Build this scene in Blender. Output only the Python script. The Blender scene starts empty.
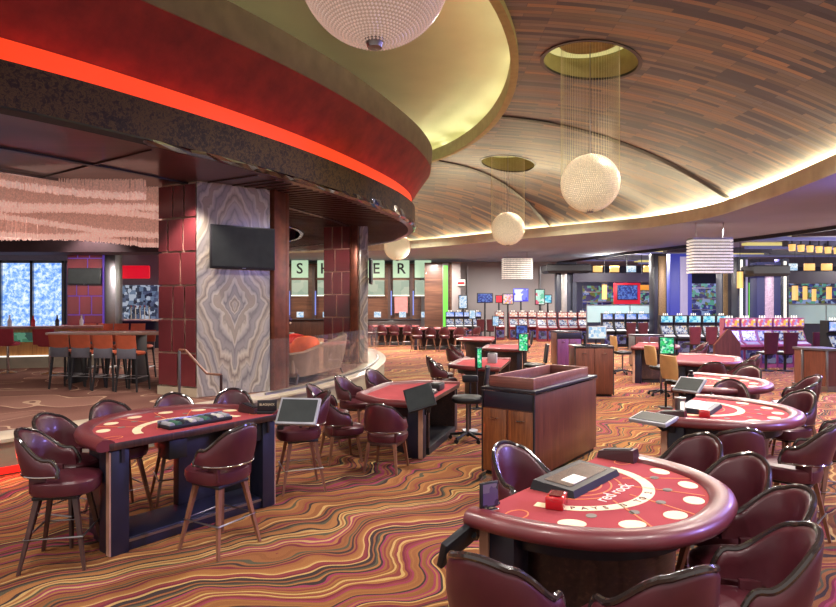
import bpy, bmesh, math, random
from mathutils import Vector, Matrix
random.seed(7)
SC = bpy.context.scene
COL = SC.collection
PI = math.pi

# ------------------------------------------------------------------ camera, world, exposure, big lights
cam_d = bpy.data.cameras.new('camera'); cam = bpy.data.objects.new('camera', cam_d); COL.objects.link(cam)
cam_d.sensor_fit = 'HORIZONTAL'; cam_d.sensor_width = 36.0; cam_d.lens = 36.0 * 600.0 / 836.0
cam.location = (0, 0, 2.1); cam.rotation_euler = (PI/2, 0, 0)
cam_d.clip_start = 0.05; cam_d.clip_end = 200
SC.camera = cam
SC.view_settings.view_transform = 'Standard'; SC.view_settings.look = 'None'
SC.view_settings.gamma = 1.0; SC.view_settings.use_curve_mapping = False
SC.view_settings.exposure = 0.0
SC.cycles.use_denoising = True
SC.cycles.max_bounces = 6; SC.cycles.diffuse_bounces = 4; SC.cycles.glossy_bounces = 3
SC.cycles.transmission_bounces = 4; SC.cycles.transparent_max_bounces = 12
SC.cycles.caustics_reflective = False; SC.cycles.caustics_refractive = False
SC.cycles.sample_clamp_indirect = 4.0

w = bpy.data.worlds.new('world'); SC.world = w; w.use_nodes = True
w.node_tree.nodes['Background'].inputs[0].default_value = (0.95, 0.86, 0.82, 1)
w.node_tree.nodes['Background'].inputs[1].default_value = 0.85

def area_light(name, loc, size, power, col, target=None, shape='DISK', spread=PI):
    d = bpy.data.lights.new(name, 'AREA'); d.shape = shape
    if shape == 'RECTANGLE': d.size, d.size_y = size
    else: d.size = size
    d.energy = power; d.color = col; d.spread = spread
    o = bpy.data.objects.new(name, d); COL.objects.link(o); o.location = loc
    t = Vector(target) if target else Vector((loc[0], loc[1], 0))
    v = t - Vector(loc)
    o.rotation_euler = v.to_track_quat('-Z', 'Y').to_euler()
    return o
def spot_light(name, loc, power, col, target=None, ang=120, blend=.6, r=.12):
    d = bpy.data.lights.new(name, 'SPOT'); d.energy = power; d.color = col
    d.spot_size = math.radians(ang); d.spot_blend = blend; d.shadow_soft_size = r
    o = bpy.data.objects.new(name, d); COL.objects.link(o); o.location = loc
    t = Vector(target) if target else Vector((loc[0], loc[1], 0))
    o.rotation_euler = (t - Vector(loc)).to_track_quat('-Z', 'Y').to_euler()
    return o
WARM = (1.0, .84, .66); NEUT = (1, .93, .86); BLUE = (.35, .3, 1.0)
# added fill spots without fixtures: around the camera, over the pit, beside the pendants
for i, (x, y) in enumerate(((-5.5, 1.5), (-1.5, 1.0), (2.5, .5), (4.3, 1.5), (-3.5, 4.0))):
    spot_light('fill_spot', (x, y, 6.0), 560, NEUT, None, 130, .7, .25)
for (x, y, z) in ((4.75, 12.3, 6.35), (4.3, 21.2, 6.2), (-.9, 27.0, 5.9)):
    spot_light('fill_spot', (x, y, z), 2200, WARM, None, 140, .6, .3)
for (x, y) in ((5.8, 6.5), (6.6, 11.0), (6.6, 17.0), (2.0, 24.0), (-2.0, 27.5), (1.5, 9.0), (3.0, 16.5)):
    spot_light('fill_spot', (x, y, 5.95 if x > 3.5 or y > 22 else 6.9), 1300, NEUT, None, 140, .7, .12)
# coffer ledge
for k in range(28):
    t_ = 2*PI*k/28; x, y = -2.5 + 4.92*math.cos(t_), 14.5 + 8.32*math.sin(t_)
    area_light('coffer_uplight', (x, y, 7.44), (1.3, .15), 21, (1, .98, .72), (x - 1.8*math.cos(t_), y - 1.8*math.sin(t_), 8.0), 'RECTANGLE')
# red cove behind the bronze band
RIM_CTRL = [(-9.2, 2.2), (-7.0, 4.3), (-4.7, 6.74), (-3.55, 8.25), (-2.5, 9.92), (-1.72, 11.45), (-1.05, 13.1), (-.4, 15.1), (-.09, 17.1), (-.3, 19.2), (-1.2, 21.6), (-3.2, 23.8), (-6.5, 25.2), (-11, 26)]
def crom(pts, k=8, loop=False):
    out = []; n = len(pts)
    for i in range(n if loop else n - 1):
        if loop: p0, p1, p2, p3 = (pts[(i-1) % n], pts[i], pts[(i+1) % n], pts[(i+2) % n])
        else: p0, p1, p2, p3 = (pts[max(i-1, 0)], pts[i], pts[i+1], pts[min(i+2, n-1)])
        for j in range(k):
            t = j / k
            out.append(tuple(.5*((2*b) + (c-a)*t + (2*a-5*b+4*c-d)*t*t + (3*b-a-3*c+d)*t**3) for a, b, c, d in zip(p0, p1, p2, p3)))
    if not loop: out.append(tuple(pts[-1]))
    return out
# cove uplights on the ring ledge, washing the dome
RING_CTRL = [(4.5, -2), (6.6, 3), (7.8, 7.5), (8.65, 12.4), (9.1, 16), (9.2, 18.7), (8.6, 20.6), (7.7, 21.9), (5.2, 24.2), (2.9, 26.5), (.57, 28.7), (-3, 31), (-8, 32.6)]
rg_ = crom(RING_CTRL, 2)
for (x0, y0), (x1, y1) in zip(rg_[2:], rg_[3:]):
    L_ = math.hypot(x1-x0, y1-y0); nx, ny = -(y1-y0)/L_, (x1-x0)/L_; x, y = (x0+x1)/2 - .22*nx, (y0+y1)/2 - .22*ny
    area_light('cove_uplight', (x, y, 5.165), (L_*1.02, .12), 34*L_, (1, .84, .52), (x + nx*3, y + ny*3, 6.7), 'RECTANGLE')
rl_ = crom(RIM_CTRL, 2)
for (x0, y0), (x1, y1) in zip(rl_[1:18], rl_[2:19]):
    L_ = math.hypot(x1-x0, y1-y0); nx, ny = (y1-y0)/L_, -(x1-x0)/L_; x, y = (x0+x1)/2 - .05*nx, (y0+y1)/2 - .05*ny
    area_light('red_cove_lamp', (x, y, 4.862), (L_, .06), 3.6*L_, (1, .07, .02), (x + .55*nx, y + .55*ny, 5.9), 'RECTANGLE')
# added fill spots for the lounge; the last two brighten tiled columns
for (x, y) in ((-6.2, 8.2), (-4.0, 10.0), (-9.0, 13.5), (-6.0, 14.5), (-4.2, 14.6), (-10, 18), (-5.5, 19), (-13, 16), (-8, 21.5), (-10.9, 18.6), (-12.3, 21.5)):
    spot_light('lounge_fill_spot', (x, y, 4.15 if y < 12 else 4.85), 430, (1, .84, .76), None, 104, .5, .1)
spot_light('lounge_fill_spot', (-10.6, 17.4, 3.6), 500, (1, .86, .84), (-11.1, 20, 2.4), 60, .6, .1)
spot_light('lounge_fill_spot', (-1.3, 14.3, 4.15), 300, (1, .84, .76), (-2.2, 16.7, 2.9), 34, .6, .1)
area_light('red_step_lamp', (-5.22, 7.02, .16), (1.0, .05), 14, (1, .03, .02), (-4.6, 6.6, 0), 'RECTANGLE')
# slot floor lamps, plus lamps added to brighten the far tables and walls
for (x, y, c_) in ((13, 17, BLUE), (13, 23, NEUT), (18, 21, NEUT), (11, 29, NEUT), (17, 30, BLUE), (10.5, 34, NEUT), (23, 27, NEUT), (20, 37, BLUE), (13, 40, NEUT), (-3, 34.5, WARM), (1, 35, NEUT), (5, 35, NEUT), (-8, 33, WARM), (7, 30.5, NEUT), (.5, 25.5, NEUT), (-1.5, 28.2, NEUT), (9.8, 20.5, NEUT)):
    area_light('slot_floor_lamp_and_fill', (x, y, 4.5 if x < 9 else 4.6), .5, 420 if x < 9 else 750, c_)
# added unseen uplights that brighten the slot floor ceiling
for (x, y, z, p_, c_) in ((22, 29.6, 4.0, 260, (1, .95, .8)), (11.4, 33.2, 4.15, 260, (1, .95, .8)), (18, 25, 3.2, 200, (.8, .8, 1)), (16.5, 35, 3.5, 260, (.9, .95, 1))):
    area_light('ceiling_fill', (x, y, z), (2.4, .3), p_, c_, (x, y + .3, z + 2), 'RECTANGLE')
# blue-violet lamps of the slot floor beyond the frame
area_light('blue_wash', (9.5, 3.2, 4.5), 1.2, 200, BLUE, (3.0, 4.0, .6), 'DISK', 1.5)
area_light('blue_wash', (11.5, 12, 4.4), 1.2, 420, BLUE, (6, 11, .5))

# ------------------------------------------------------------------ helpers
def lin(c):
    c = c / 255.0
    return c / 12.92 if c <= .04045 else ((c + .055) / 1.055) ** 2.4
def S(r, g, b): return (lin(r), lin(g), lin(b), 1.0)

class G:
    """small node graph helper"""
    def __init__(s, name):
        s.m = bpy.data.materials.new(name); s.m.use_nodes = True
        s.t = s.m.node_tree; s.n = s.t.nodes; s.b = s.n['Principled BSDF']
    def node(s, typ, **kw):
        x = s.n.new(typ)
        for k, v in kw.items(): setattr(x, k, v)
        return x
    def link(s, a, b): s.t.links.new(a, b)
    def put(s, sock, v):
        if hasattr(v, 'is_output') or hasattr(v, 'links'): s.link(v, sock)
        else: sock.default_value = v
    def math(s, op, a, b=0.0, c=None):
        x = s.node('ShaderNodeMath', operation=op)
        s.put(x.inputs[0], a); s.put(x.inputs[1], b)
        if c is not None: s.put(x.inputs[2], c)
        return x.outputs[0]
    def obj(s):
        x = s.node('ShaderNodeTexCoord'); return x.outputs['Object']
    def sep(s, v):
        x = s.node('ShaderNodeSeparateXYZ'); s.link(v, x.inputs[0]); return x.outputs
    def comb(s, x, y, z):
        n = s.node('ShaderNodeCombineXYZ')
        for i, v in enumerate((x, y, z)): s.put(n.inputs[i], v)
        return n.outputs[0]
    def noise(s, vec, scale, detail=2, rough=.5, dist=0.0):
        x = s.node('ShaderNodeTexNoise'); s.link(vec, x.inputs['Vector'])
        x.inputs['Scale'].default_value = scale; x.inputs['Detail'].default_value = detail
        x.inputs['Roughness'].default_value = rough; x.inputs['Distortion'].default_value = dist
        return x.outputs['Fac']
    def ramp(s, fac, stops, interp='LINEAR'):
        x = s.node('ShaderNodeValToRGB'); x.color_ramp.interpolation = interp
        e = x.color_ramp.elements
        while len(e) < len(stops): e.new(.5)
        for i, (p, c) in enumerate(stops): e[i].position = p; e[i].color = c
        s.link(fac, x.inputs[0]); return x.outputs['Color']
    def mix(s, fac, a, b, mode='MIX'):
        x = s.node('ShaderNodeMix', data_type='RGBA', blend_type=mode)
        s.put(x.inputs[0], fac); s.put(x.inputs[6], a); s.put(x.inputs[7], b)
        return x.outputs[2]
    def bump(s, h, strength=.3, dist=.01):
        x = s.node('ShaderNodeBump'); x.inputs['Strength'].default_value = strength
        x.inputs['Distance'].default_value = dist; s.link(h, x.inputs['Height'])
        s.link(x.outputs[0], s.b.inputs['Normal'])
    def set(s, **kw):
        for k, v in kw.items(): s.put(s.b.inputs[k.replace('_', ' ')], v)
        return s.m

MATS = {}
def mat(name, col, rough=.5, metal=0.0, emit=None, es=0.0, coat=0.0, var=.12, vs=6.0, bump=0.0, alpha=None, spec=.5):
    if name in MATS: return MATS[name]
    g = G(name)
    o = g.obj(); n = g.noise(o, vs, 3)
    lo = tuple(c * (1 - var) for c in col[:3]) + (1,); hi = tuple(min(1, c * (1 + var)) for c in col[:3]) + (1,)
    c = g.ramp(n, [(.3, lo), (.7, hi)])
    g.link(c, g.b.inputs['Base Color'])
    g.b.inputs['Roughness'].default_value = rough; g.b.inputs['Metallic'].default_value = metal
    g.b.inputs['Specular IOR Level'].default_value = spec
    if coat: g.b.inputs['Coat Weight'].default_value = coat; g.b.inputs['Coat Roughness'].default_value = .12
    if emit:
        g.b.inputs['Emission Color'].default_value = emit; g.b.inputs['Emission Strength'].default_value = es
    if bump: g.bump(g.noise(o, vs * 12, 3), bump, .004)
    MATS[name] = g.m
    return g.m
def wood(name, stops, scale=1.0, axis='z', rough=.35, coat=.15):
    g = G(name); o = g.sep(g.obj())
    k = {'x': (.06, 1, 1), 'y': (1, .06, 1), 'z': (1, 1, .06)}[axis]
    v = g.comb(g.math('MULTIPLY', o[0], k[0]), g.math('MULTIPLY', o[1], k[1]), g.math('MULTIPLY', o[2], k[2]))
    n = g.noise(v, 42 * scale, 4, .6, .4); n2 = g.noise(v, 9 * scale, 2)
    f = g.math('ADD', g.math('MULTIPLY', n, .65), g.math('MULTIPLY', n2, .35))
    c = g.ramp(f, stops)
    MATS[name] = g.m
    return g.set(Base_Color=c, Roughness=rough, Coat_Weight=coat)
def screen(name, cols, strength=1.0, scale=9.0):
    """lit display: blocks of colour, emitted"""
    if name in MATS: return MATS[name]
    g = G(name)
    v = g.node('ShaderNodeTexVoronoi', distance='CHEBYCHEV'); g.link(g.obj(), v.inputs['Vector']); v.inputs['Scale'].default_value = scale
    wn = g.node('ShaderNodeTexWhiteNoise', noise_dimensions='3D'); g.link(v.outputs['Color'], wn.inputs['Vector'])
    st = [((i + .001) / len(cols), c) for i, c in enumerate(cols)]
    c = g.ramp(wn.outputs['Value'], st, 'CONSTANT')
    g.set(Base_Color=(.01, .01, .01, 1), Roughness=.25, Emission_Color=c, Emission_Strength=strength)
    MATS[name] = g.m; return g.m

class MB:
    def __init__(s): s.bm = bmesh.new(); s.mi = 0
    def _f(s, vs):
        try:
            f = s.bm.faces.new(vs); f.material_index = s.mi; return f
        except ValueError: return None
    def v(s, p): return s.bm.verts.new(p)
    def box(s, c, d, rz=0, rx=0, ry=0, bev=0, seg=2):
        M = Matrix.Translation(c) @ Matrix.Rotation(rz, 4, 'Z') @ Matrix.Rotation(ry, 4, 'Y') @ Matrix.Rotation(rx, 4, 'X') @ Matrix.Diagonal((d[0], d[1], d[2], 1))
        r = bmesh.ops.create_cube(s.bm, size=1, matrix=M)
        fs = {f for v in r['verts'] for f in v.link_faces}
        for f in fs: f.material_index = s.mi
        if bev:
            es = list({e for v in r['verts'] for e in v.link_edges})
            bmesh.ops.bevel(s.bm, geom=es, offset=bev, segments=seg, affect='EDGES', profile=.5)
        return s
    def hexa(s, b, t):
        """b, t: four points each (bottom, top), same order"""
        B = [s.v(p) for p in b]; T = [s.v(p) for p in t]; n = len(B)
        s._f(B[::-1]); s._f(T)
        for i in range(n): s._f([B[i], B[(i+1) % n], T[(i+1) % n], T[i]])
        return s
    def prism(s, poly, z0, z1):
        return s.hexa([(p[0], p[1], z0) for p in poly], [(p[0], p[1], z1) for p in poly])
    def loft(s, rings, closed=True, caps=True, loop=False):
        R = [[s.v(p) for p in r] for r in rings]; n = len(R[0])
        pairs = list(zip(R, R[1:])) + ([(R[-1], R[0])] if loop else [])
        for a, b in pairs:
            for i in range(n if closed else n - 1):
                j = (i + 1) % n
                s._f([a[i], a[j], b[j], b[i]])
        if caps and closed and not loop: s._f(R[0][::-1]); s._f(R[-1])
        return s
    def cyl(s, p0, p1, r0, r1=None, n=12, ph=0.0):
        r1 = r0 if r1 is None else r1
        p0 = Vector(p0); p1 = Vector(p1); d = (p1 - p0).normalized()
        a = Vector((0, 0, 1)) if abs(d.z) < .95 else Vector((1, 0, 0))
        u = d.cross(a).normalized(); q = d.cross(u)
        cs = [(math.cos(2*PI*i/n + ph), math.sin(2*PI*i/n + ph)) for i in range(n)]
        return s.loft([[p0 + (u*c + q*e) * r0 for c, e in cs], [p1 + (u*c + q*e) * r1 for c, e in cs]])
    def tube(s, pts, r, n=8, loop=False):
        pts = [Vector(p) for p in pts]; m = len(pts); rings = []; pu = None
        for i, p in enumerate(pts):
            if loop: d = pts[(i+1) % m] - pts[i-1]
            else: d = pts[min(i+1, m-1)] - pts[max(i-1, 0)]
            d.normalize()
            if pu is None:
                a = Vector((0, 0, 1)) if abs(d.z) < .9 else Vector((1, 0, 0)); u = d.cross(a).normalized()
            else:
                u = pu - d * pu.dot(d); u.normalize()
            pu = u; q = d.cross(u); rr = r[i] if isinstance(r, (list, tuple)) else r
            rings.append([p + (u*math.cos(2*PI*k/n) + q*math.sin(2*PI*k/n)) * rr for k in range(n)])
        return s.loft(rings, loop=loop)
    def lathe(s, prof, n=24, c=(0, 0, 0)):
        rings = [[(c[0] + r*math.cos(2*PI*k/n), c[1] + r*math.sin(2*PI*k/n), c[2] + z) for k in range(n)] for r, z in prof]
        return s.loft(rings)
    def sweep(s, path, prof, closed_prof=True, loop=False):
        """path: plan points; prof: (outset to the right of the path, z)"""
        P = [Vector((p[0], p[1])) for p in path]; m = len(P); rings = []
        for i in range(m):
            d = (P[(i+1) % m] - P[i-1]) if loop else (P[min(i+1, m-1)] - P[max(i-1, 0)])
            d.normalize(); nrm = Vector((d.y, -d.x))
            rings.append([(P[i].x + nrm.x*o, P[i].y + nrm.y*o, z) for o, z in prof])
        return s.loft(rings, closed=closed_prof, caps=closed_prof, loop=loop)
    def build(s, name, mats, parent=None, loc=(0, 0, 0), rot=(0, 0, 0), smooth=35, recalc=True):
        if recalc: bmesh.ops.recalc_face_normals(s.bm, faces=s.bm.faces)
        me = bpy.data.meshes.new(name); s.bm.to_mesh(me); s.bm.free()
        for m in (mats if isinstance(mats, (list, tuple)) else [mats]): me.materials.append(m)
        if smooth:
            me.polygons.foreach_set('use_smooth', [True] * len(me.polygons))
            me.set_sharp_from_angle(angle=math.radians(smooth))
        o = bpy.data.objects.new(name, me); COL.objects.link(o)
        o.parent = parent; o.location = loc; o.rotation_euler = rot
        return o

def tag(o, label=None, cat=None, group=None, kind=None):
    if label: o['label'] = label
    if cat: o['category'] = cat
    if group: o['group'] = group
    if kind: o['kind'] = kind
    return o
def thing(name, label, cat, loc=(0, 0, 0), rz=0, group=None):
    o = bpy.data.objects.new(name, None); COL.objects.link(o); o.empty_display_size = .2
    o.location = loc; o.rotation_euler = (0, 0, rz)
    return tag(o, label, cat, group)
def dup(root, loc, rz, label, group=None):
    r = root.copy(); COL.objects.link(r); r.location = loc; r.rotation_euler = (0, 0, rz); r['label'] = label
    if group: r['group'] = group
    for ch in list(root.children):
        c = ch.copy(); COL.objects.link(c); c.parent = r
        for gch in ch.children:
            d = gch.copy(); COL.objects.link(d); d.parent = c
    return r
class Kind:
    """first call uses the prototype, later calls copy it"""
    def __init__(s, make): s.make = make; s.p = None
    def __call__(s, loc, rz, label, group=None):
        if s.p is None:
            s.p = s.make(); s.p.location = loc; s.p.rotation_euler = (0, 0, rz); tag(s.p, label, None, group); return s.p
        return dup(s.p, loc, rz, label, group)
def struct(mb, name, m, **kw):
    o = mb.build(name, m, **kw); o['kind'] = 'structure'; return o
def face(d):
    """rotation that turns local +y to direction d"""
    return math.atan2(d[1], d[0]) - PI/2
def se(th, e=2.5):
    c, s_ = math.cos(th), math.sin(th)
    r = (abs(c)**e + abs(s_)**e) ** (-1/e)
    return r*c, r*s_
def text_mesh(name, body, size, m, parent=None, loc=(0, 0, 0), rot=(0, 0, 0), depth=.002, sx=1.0, bold=0.0):
    cu = bpy.data.curves.new(name, 'FONT'); cu.body = body; cu.size = size; cu.extrude = depth
    cu.align_x = 'CENTER'; cu.align_y = 'CENTER'; cu.resolution_u = 3; cu.offset = bold
    t = bpy.data.objects.new(name, cu); COL.objects.link(t)
    dg = bpy.context.evaluated_depsgraph_get()
    me = bpy.data.meshes.new_from_object(t.evaluated_get(dg)); me.name = name
    bpy.data.objects.remove(t)
    me.materials.clear(); me.materials.append(m)
    if sx != 1.0:
        for v in me.vertices: v.co.x *= sx
    o = bpy.data.objects.new(name, me); COL.objects.link(o); o.parent = parent; o.location = loc; o.rotation_euler = rot
    return o
# ------------------------------------------------------------------ materials
def m_carpet():
    g = G('casino_carpet'); o = g.obj(); xyz = g.sep(o)
    a = math.radians(38); ca, sa = math.cos(a), math.sin(a)
    al = g.math('ADD', g.math('MULTIPLY', xyz[0], ca), g.math('MULTIPLY', xyz[1], sa))
    ac = g.math('SUBTRACT', g.math('MULTIPLY', xyz[1], ca), g.math('MULTIPLY', xyz[0], sa))
    n1 = g.noise(g.comb(al, g.math('MULTIPLY', ac, .45), 0.0), .85, 1, .4)
    n2 = g.noise(g.comb(al, g.math('MULTIPLY', ac, .6), 3.0), 2.3, 1, .4)
    n3 = g.noise(g.comb(al, g.math('MULTIPLY', ac, 4.0), 7.0), 1.1, 1)
    v = g.math('ADD', ac, g.math('MULTIPLY', n1, 1.5))
    v = g.math('ADD', v, g.math('MULTIPLY', n2, .42))
    v = g.math('ADD', v, g.math('MULTIPLY', n3, .14))
    f = g.math('FLOOR', g.math('MULTIPLY', v, 41.0))
    wn = g.node('ShaderNodeTexWhiteNoise', noise_dimensions='1D'); g.link(f, wn.inputs['W'])
    c = g.ramp(wn.outputs['Value'], [(0, S(62, 50, 48)), (.11, S(130, 82, 50)), (.26, S(148, 98, 58)), (.38, S(112, 44, 56)),
        (.48, S(138, 88, 54)), (.61, S(186, 150, 94)), (.69, S(128, 60, 58)), (.76, S(84, 78, 60)), (.85, S(156, 106, 62)), (.93, S(142, 60, 80))], 'CONSTANT')
    n4 = g.noise(o, 160, 2)
    c = g.mix(.5, c, g.ramp(n4, [(.3, (.25, .25, .25, 1)), (.7, (1, 1, 1, 1))]), 'MULTIPLY')
    g.bump(n4, .4, .01)
    return g.set(Base_Color=c, Roughness=.95, Specular_IOR_Level=.1)
M_CARPET = m_carpet()
def m_lounge():
    g = G('lounge_carpet'); o = g.obj()
    n = g.noise(o, .55, 1, .4, .6)
    fr = g.math('FRACT', g.math('MULTIPLY', n, 7.0))
    line = g.math('LESS_THAN', fr, .05)
    blk = g.ramp(g.math('FRACT', g.math('MULTIPLY', n, 3.5)), [(0, S(112, 80, 70)), (.5, S(132, 98, 84)), (.52, S(98, 66, 58)), (1, S(118, 85, 73))])
    n4 = g.noise(o, 90, 2)
    c = g.mix(g.math('MULTIPLY', line, .55), blk, S(206, 178, 146))
    c = g.mix(.3, c, g.ramp(n4, [(.3, (.3, .3, .3, 1)), (.7, (1, 1, 1, 1))]), 'MULTIPLY')
    return g.set(Base_Color=c, Roughness=.95, Specular_IOR_Level=.1)
M_LOUNGE = m_lounge()
def m_planks():
    g = G('dome_planks'); xyz = g.sep(g.obj())
    v = g.comb(xyz[0], xyz[1], 0.0)
    b = g.node('ShaderNodeTexBrick'); g.link(v, b.inputs['Vector'])
    b.offset = .41; b.offset_frequency = 3; b.squash = 1.0
    for k, x in (('Color1', (0, 0, 0, 1)), ('Color2', (1, 1, 1, 1)), ('Mortar', (.12, .12, .12, 1))): b.inputs[k].default_value = x
    for k, x in (('Scale', 1.0), ('Mortar Size', .004), ('Mortar Smooth', .1), ('Bias', 0.0), ('Brick Width', 1.15), ('Row Height', .115)): b.inputs[k].default_value = x
    c = g.ramp(b.outputs['Color'], [(.15, S(40, 46, 66)), (.24, S(112, 99, 90)), (.36, S(88, 82, 84)), (.5, S(138, 115, 98)), (.64, S(102, 101, 108)), (.78, S(158, 122, 92)), (.9, S(54, 60, 78))])
    gr = g.noise(g.comb(g.math('MULTIPLY', xyz[0], .08), xyz[1], 0.0), 30, 3)
    c = g.mix(.5, c, g.ramp(gr, [(.3, (.5, .5, .5, 1)), (.7, (1, 1, 1, 1))]), 'MULTIPLY')
    return g.set(Base_Color=c, Roughness=.38, Specular_IOR_Level=.5)
M_PLANK = m_planks()
def m_onyx():
    g = G('bookmatched_onyx'); xyz = g.sep(g.obj())
    ax = g.math('ABSOLUTE', xyz[0])
    zz = g.math('PINGPONG', g.math('ADD', xyz[2], 10.0), 1.05)
    v = g.comb(ax, 0.0, g.math('MULTIPLY', xyz[2], .55))
    n1 = g.noise(v, 1.7, 3, .5, .8); n2 = g.noise(v, 5, 3, .5, .5)
    dia = g.math('ADD', g.math('MULTIPLY', ax, 1.25), g.math('MULTIPLY', g.math('ABSOLUTE', g.math('SUBTRACT', xyz[2], 1.65)), .55))
    ph = g.math('ADD', g.math('MULTIPLY', dia, 5.0), g.math('ADD', g.math('MULTIPLY', n1, 5.0), g.math('MULTIPLY', n2, .9)))
    sn = g.math('ADD', g.math('MULTIPLY', g.math('SINE', g.math('MULTIPLY', ph, 11.0)), .5), .5)
    sn2 = g.math('ADD', g.math('MULTIPLY', g.math('SINE', g.math('MULTIPLY', ph, 3.0)), .5), .5)
    c1 = g.ramp(sn2, [(0, S(150, 147, 146)), (.4, S(180, 175, 168)), (.7, S(198, 190, 174)), (1, S(160, 150, 138))])
    c = g.mix(.55, c1, g.ramp(sn, [(0, S(150, 146, 142)), (.16, S(204, 200, 194)), (.5, S(228, 224, 218)), (1, S(240, 236, 226))]), 'MULTIPLY')
    return g.set(Base_Color=c, Roughness=.16, Specular_IOR_Level=.5, Coat_Weight=.3)
M_ONYX = m_onyx()
def m_bronze():
    g = G('mottled_bronze'); o = g.obj()
    n = g.noise(o, 16, 6, .75, .8); n2 = g.noise(o, 2.6, 2)
    f = g.math('ADD', g.math('MULTIPLY', n, .8), g.math('MULTIPLY', n2, .2))
    c = g.ramp(f, [(.38, S(32, 25, 30)), (.47, S(50, 39, 34)), (.54, S(92, 70, 42)), (.6, S(46, 38, 34)), (.7, S(112, 88, 50))])
    return g.set(Base_Color=c, Roughness=.6, Metallic=.1, Specular_IOR_Level=.25)
M_BRONZE = m_bronze()
def m_red_lit_plaster():
    g = G('red_light_plaster'); o = g.obj(); n = g.noise(o, 2.5, 5, .65)
    c = g.ramp(n, [(.3, S(98, 36, 34)), (.7, S(132, 48, 42))])  # red of the cove light is put into the plaster colour
    return g.set(Base_Color=c, Roughness=.65, Specular_IOR_Level=.25)
M_REDLITPL = m_red_lit_plaster()
def m_leather(name, a, b, rough=.38):
    g = G(name); o = g.obj(); n = g.noise(o, 5, 3)
    c = g.ramp(n, [(.3, a), (.7, b)])
    v = g.node('ShaderNodeTexVoronoi'); g.link(o, v.inputs['Vector']); v.inputs['Scale'].default_value = 220
    g.bump(v.outputs['Distance'], .12, .002)
    return g.set(Base_Color=c, Roughness=rough, Specular_IOR_Level=.5, Coat_Weight=.12)
M_LEATHER = m_leather('burgundy_leather', S(66, 23, 32), S(82, 31, 40))
M_RAIL = m_leather('rail_leather', S(94, 38, 43), S(112, 47, 50), .36)
def m_felt():
    g = G('red_felt'); o = g.obj(); n = g.noise(o, 3, 2); n2 = g.noise(o, 260, 2)
    c = g.ramp(n, [(.3, S(150, 60, 64)), (.7, S(168, 72, 74))])
    c = g.mix(.3, c, g.ramp(n2, [(.3, (.4, .4, .4, 1)), (.7, (1, 1, 1, 1))]), 'MULTIPLY')
    return g.set(Base_Color=c, Roughness=.95, Specular_IOR_Level=.15)
M_FELT = m_felt()
M_CREAM = mat('cream_print', S(222, 206, 166), .8)
M_GOLDP = mat('gold_print', S(214, 120, 70), .8)
M_GREENP = mat('grey_green_print', S(120, 110, 96), .8)
M_PRINTD = mat('maroon_print', S(96, 36, 42), .8)
M_BLACKLAM = mat('black_laminate', S(34, 32, 40), .35)
M_NAVY = mat('navy_laminate', S(30, 31, 48), .35)
M_EDGE = mat('pale_wood_edge', S(180, 140, 118), .45)
M_DKWOOD = wood('ebony_stripe_wood', [(.3, S(40, 26, 26)), (.55, S(66, 42, 36)), (.7, S(96, 62, 50))], 1.0, 'z')
M_EBONYH = wood('ebony_horizontal_grain', [(.3, S(34, 24, 28)), (.55, S(58, 40, 38)), (.7, S(92, 64, 54))], 1.0, 'x')
M_ZEBRA = wood('zebrano_wood', [(.3, S(92, 50, 28)), (.5, S(132, 78, 44)), (.7, S(168, 104, 60))], 1.3, 'z')
M_PODSIDE = wood('walnut_side', [(.3, S(78, 42, 34)), (.55, S(104, 58, 44)), (.7, S(124, 74, 56))], 1.2, 'z')
M_PODRIM = wood('rosewood_rim', [(.3, S(110, 66, 60)), (.6, S(140, 88, 78)), (.75, S(168, 114, 98))], 1.0, 'x')
M_LEGW = wood('walnut_leg', [(.3, S(98, 62, 46)), (.6, S(134, 88, 64)), (.75, S(158, 108, 78))], 1.5, 'z')
M_LEGD = wood('dark_leg', [(.3, S(44, 28, 26)), (.6, S(72, 44, 38)), (.75, S(92, 58, 48))], 1.5, 'z')
M_TRIM = mat('black_gloss_trim', S(48, 40, 38), .15, coat=.6)
M_CHROME = mat('chrome', S(200, 196, 192), .12, 1.0, var=.03)
M_STEEL = mat('brushed_steel', S(150, 148, 150), .32, 1.0, var=.06)
M_BLACK = mat('matt_black', S(26, 25, 28), .5)
M_PLASTIC = mat('black_plastic', S(34, 34, 38), .42, spec=.3)
M_SCROFF = mat('dark_screen', S(50, 54, 53), .5, spec=.12)
M_GLASS = None
def m_glass(name, tint, alpha):
    g = G(name); n = g.noise(g.obj(), 2.0, 1)
    c = g.ramp(n, [(.3, tint), (.7, tuple(min(1, x * 1.05) for x in tint[:3]) + (1,))])
    tr = g.node('ShaderNodeBsdfTransparent'); gl = g.node('ShaderNodeBsdfGlossy'); df = g.node('ShaderNodeBsdfDiffuse')
    g.link(c, df.inputs['Color']); gl.inputs['Roughness'].default_value = .03; gl.inputs['Color'].default_value = (1, 1, 1, 1)
    lw = g.node('ShaderNodeLayerWeight'); lw.inputs['Blend'].default_value = .12
    m1 = g.node('ShaderNodeMixShader'); g.link(g.math('MULTIPLY', lw.outputs['Fresnel'], .25), m1.inputs[0]); g.link(tr.outputs[0], m1.inputs[1]); g.link(gl.outputs[0], m1.inputs[2])
    m2 = g.node('ShaderNodeMixShader'); m2.inputs[0].default_value = alpha; g.link(m1.outputs[0], m2.inputs[1]); g.link(df.outputs[0], m2.inputs[2])
    g.link(m2.outputs[0], g.n['Material Output'].inputs['Surface']); return g.m
M_GLASS = m_glass('clear_glass', S(190, 200, 200), .03)
M_FROST = m_glass('frosted_glass', S(150, 176, 178), .75)
M_TILE = mat('maroon_lacquer_tile', S(108, 43, 48), .24, coat=.3, var=.22, vs=1.2)
M_GROUT = mat('copper_grout', S(214, 176, 156), .4, .1)
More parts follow.
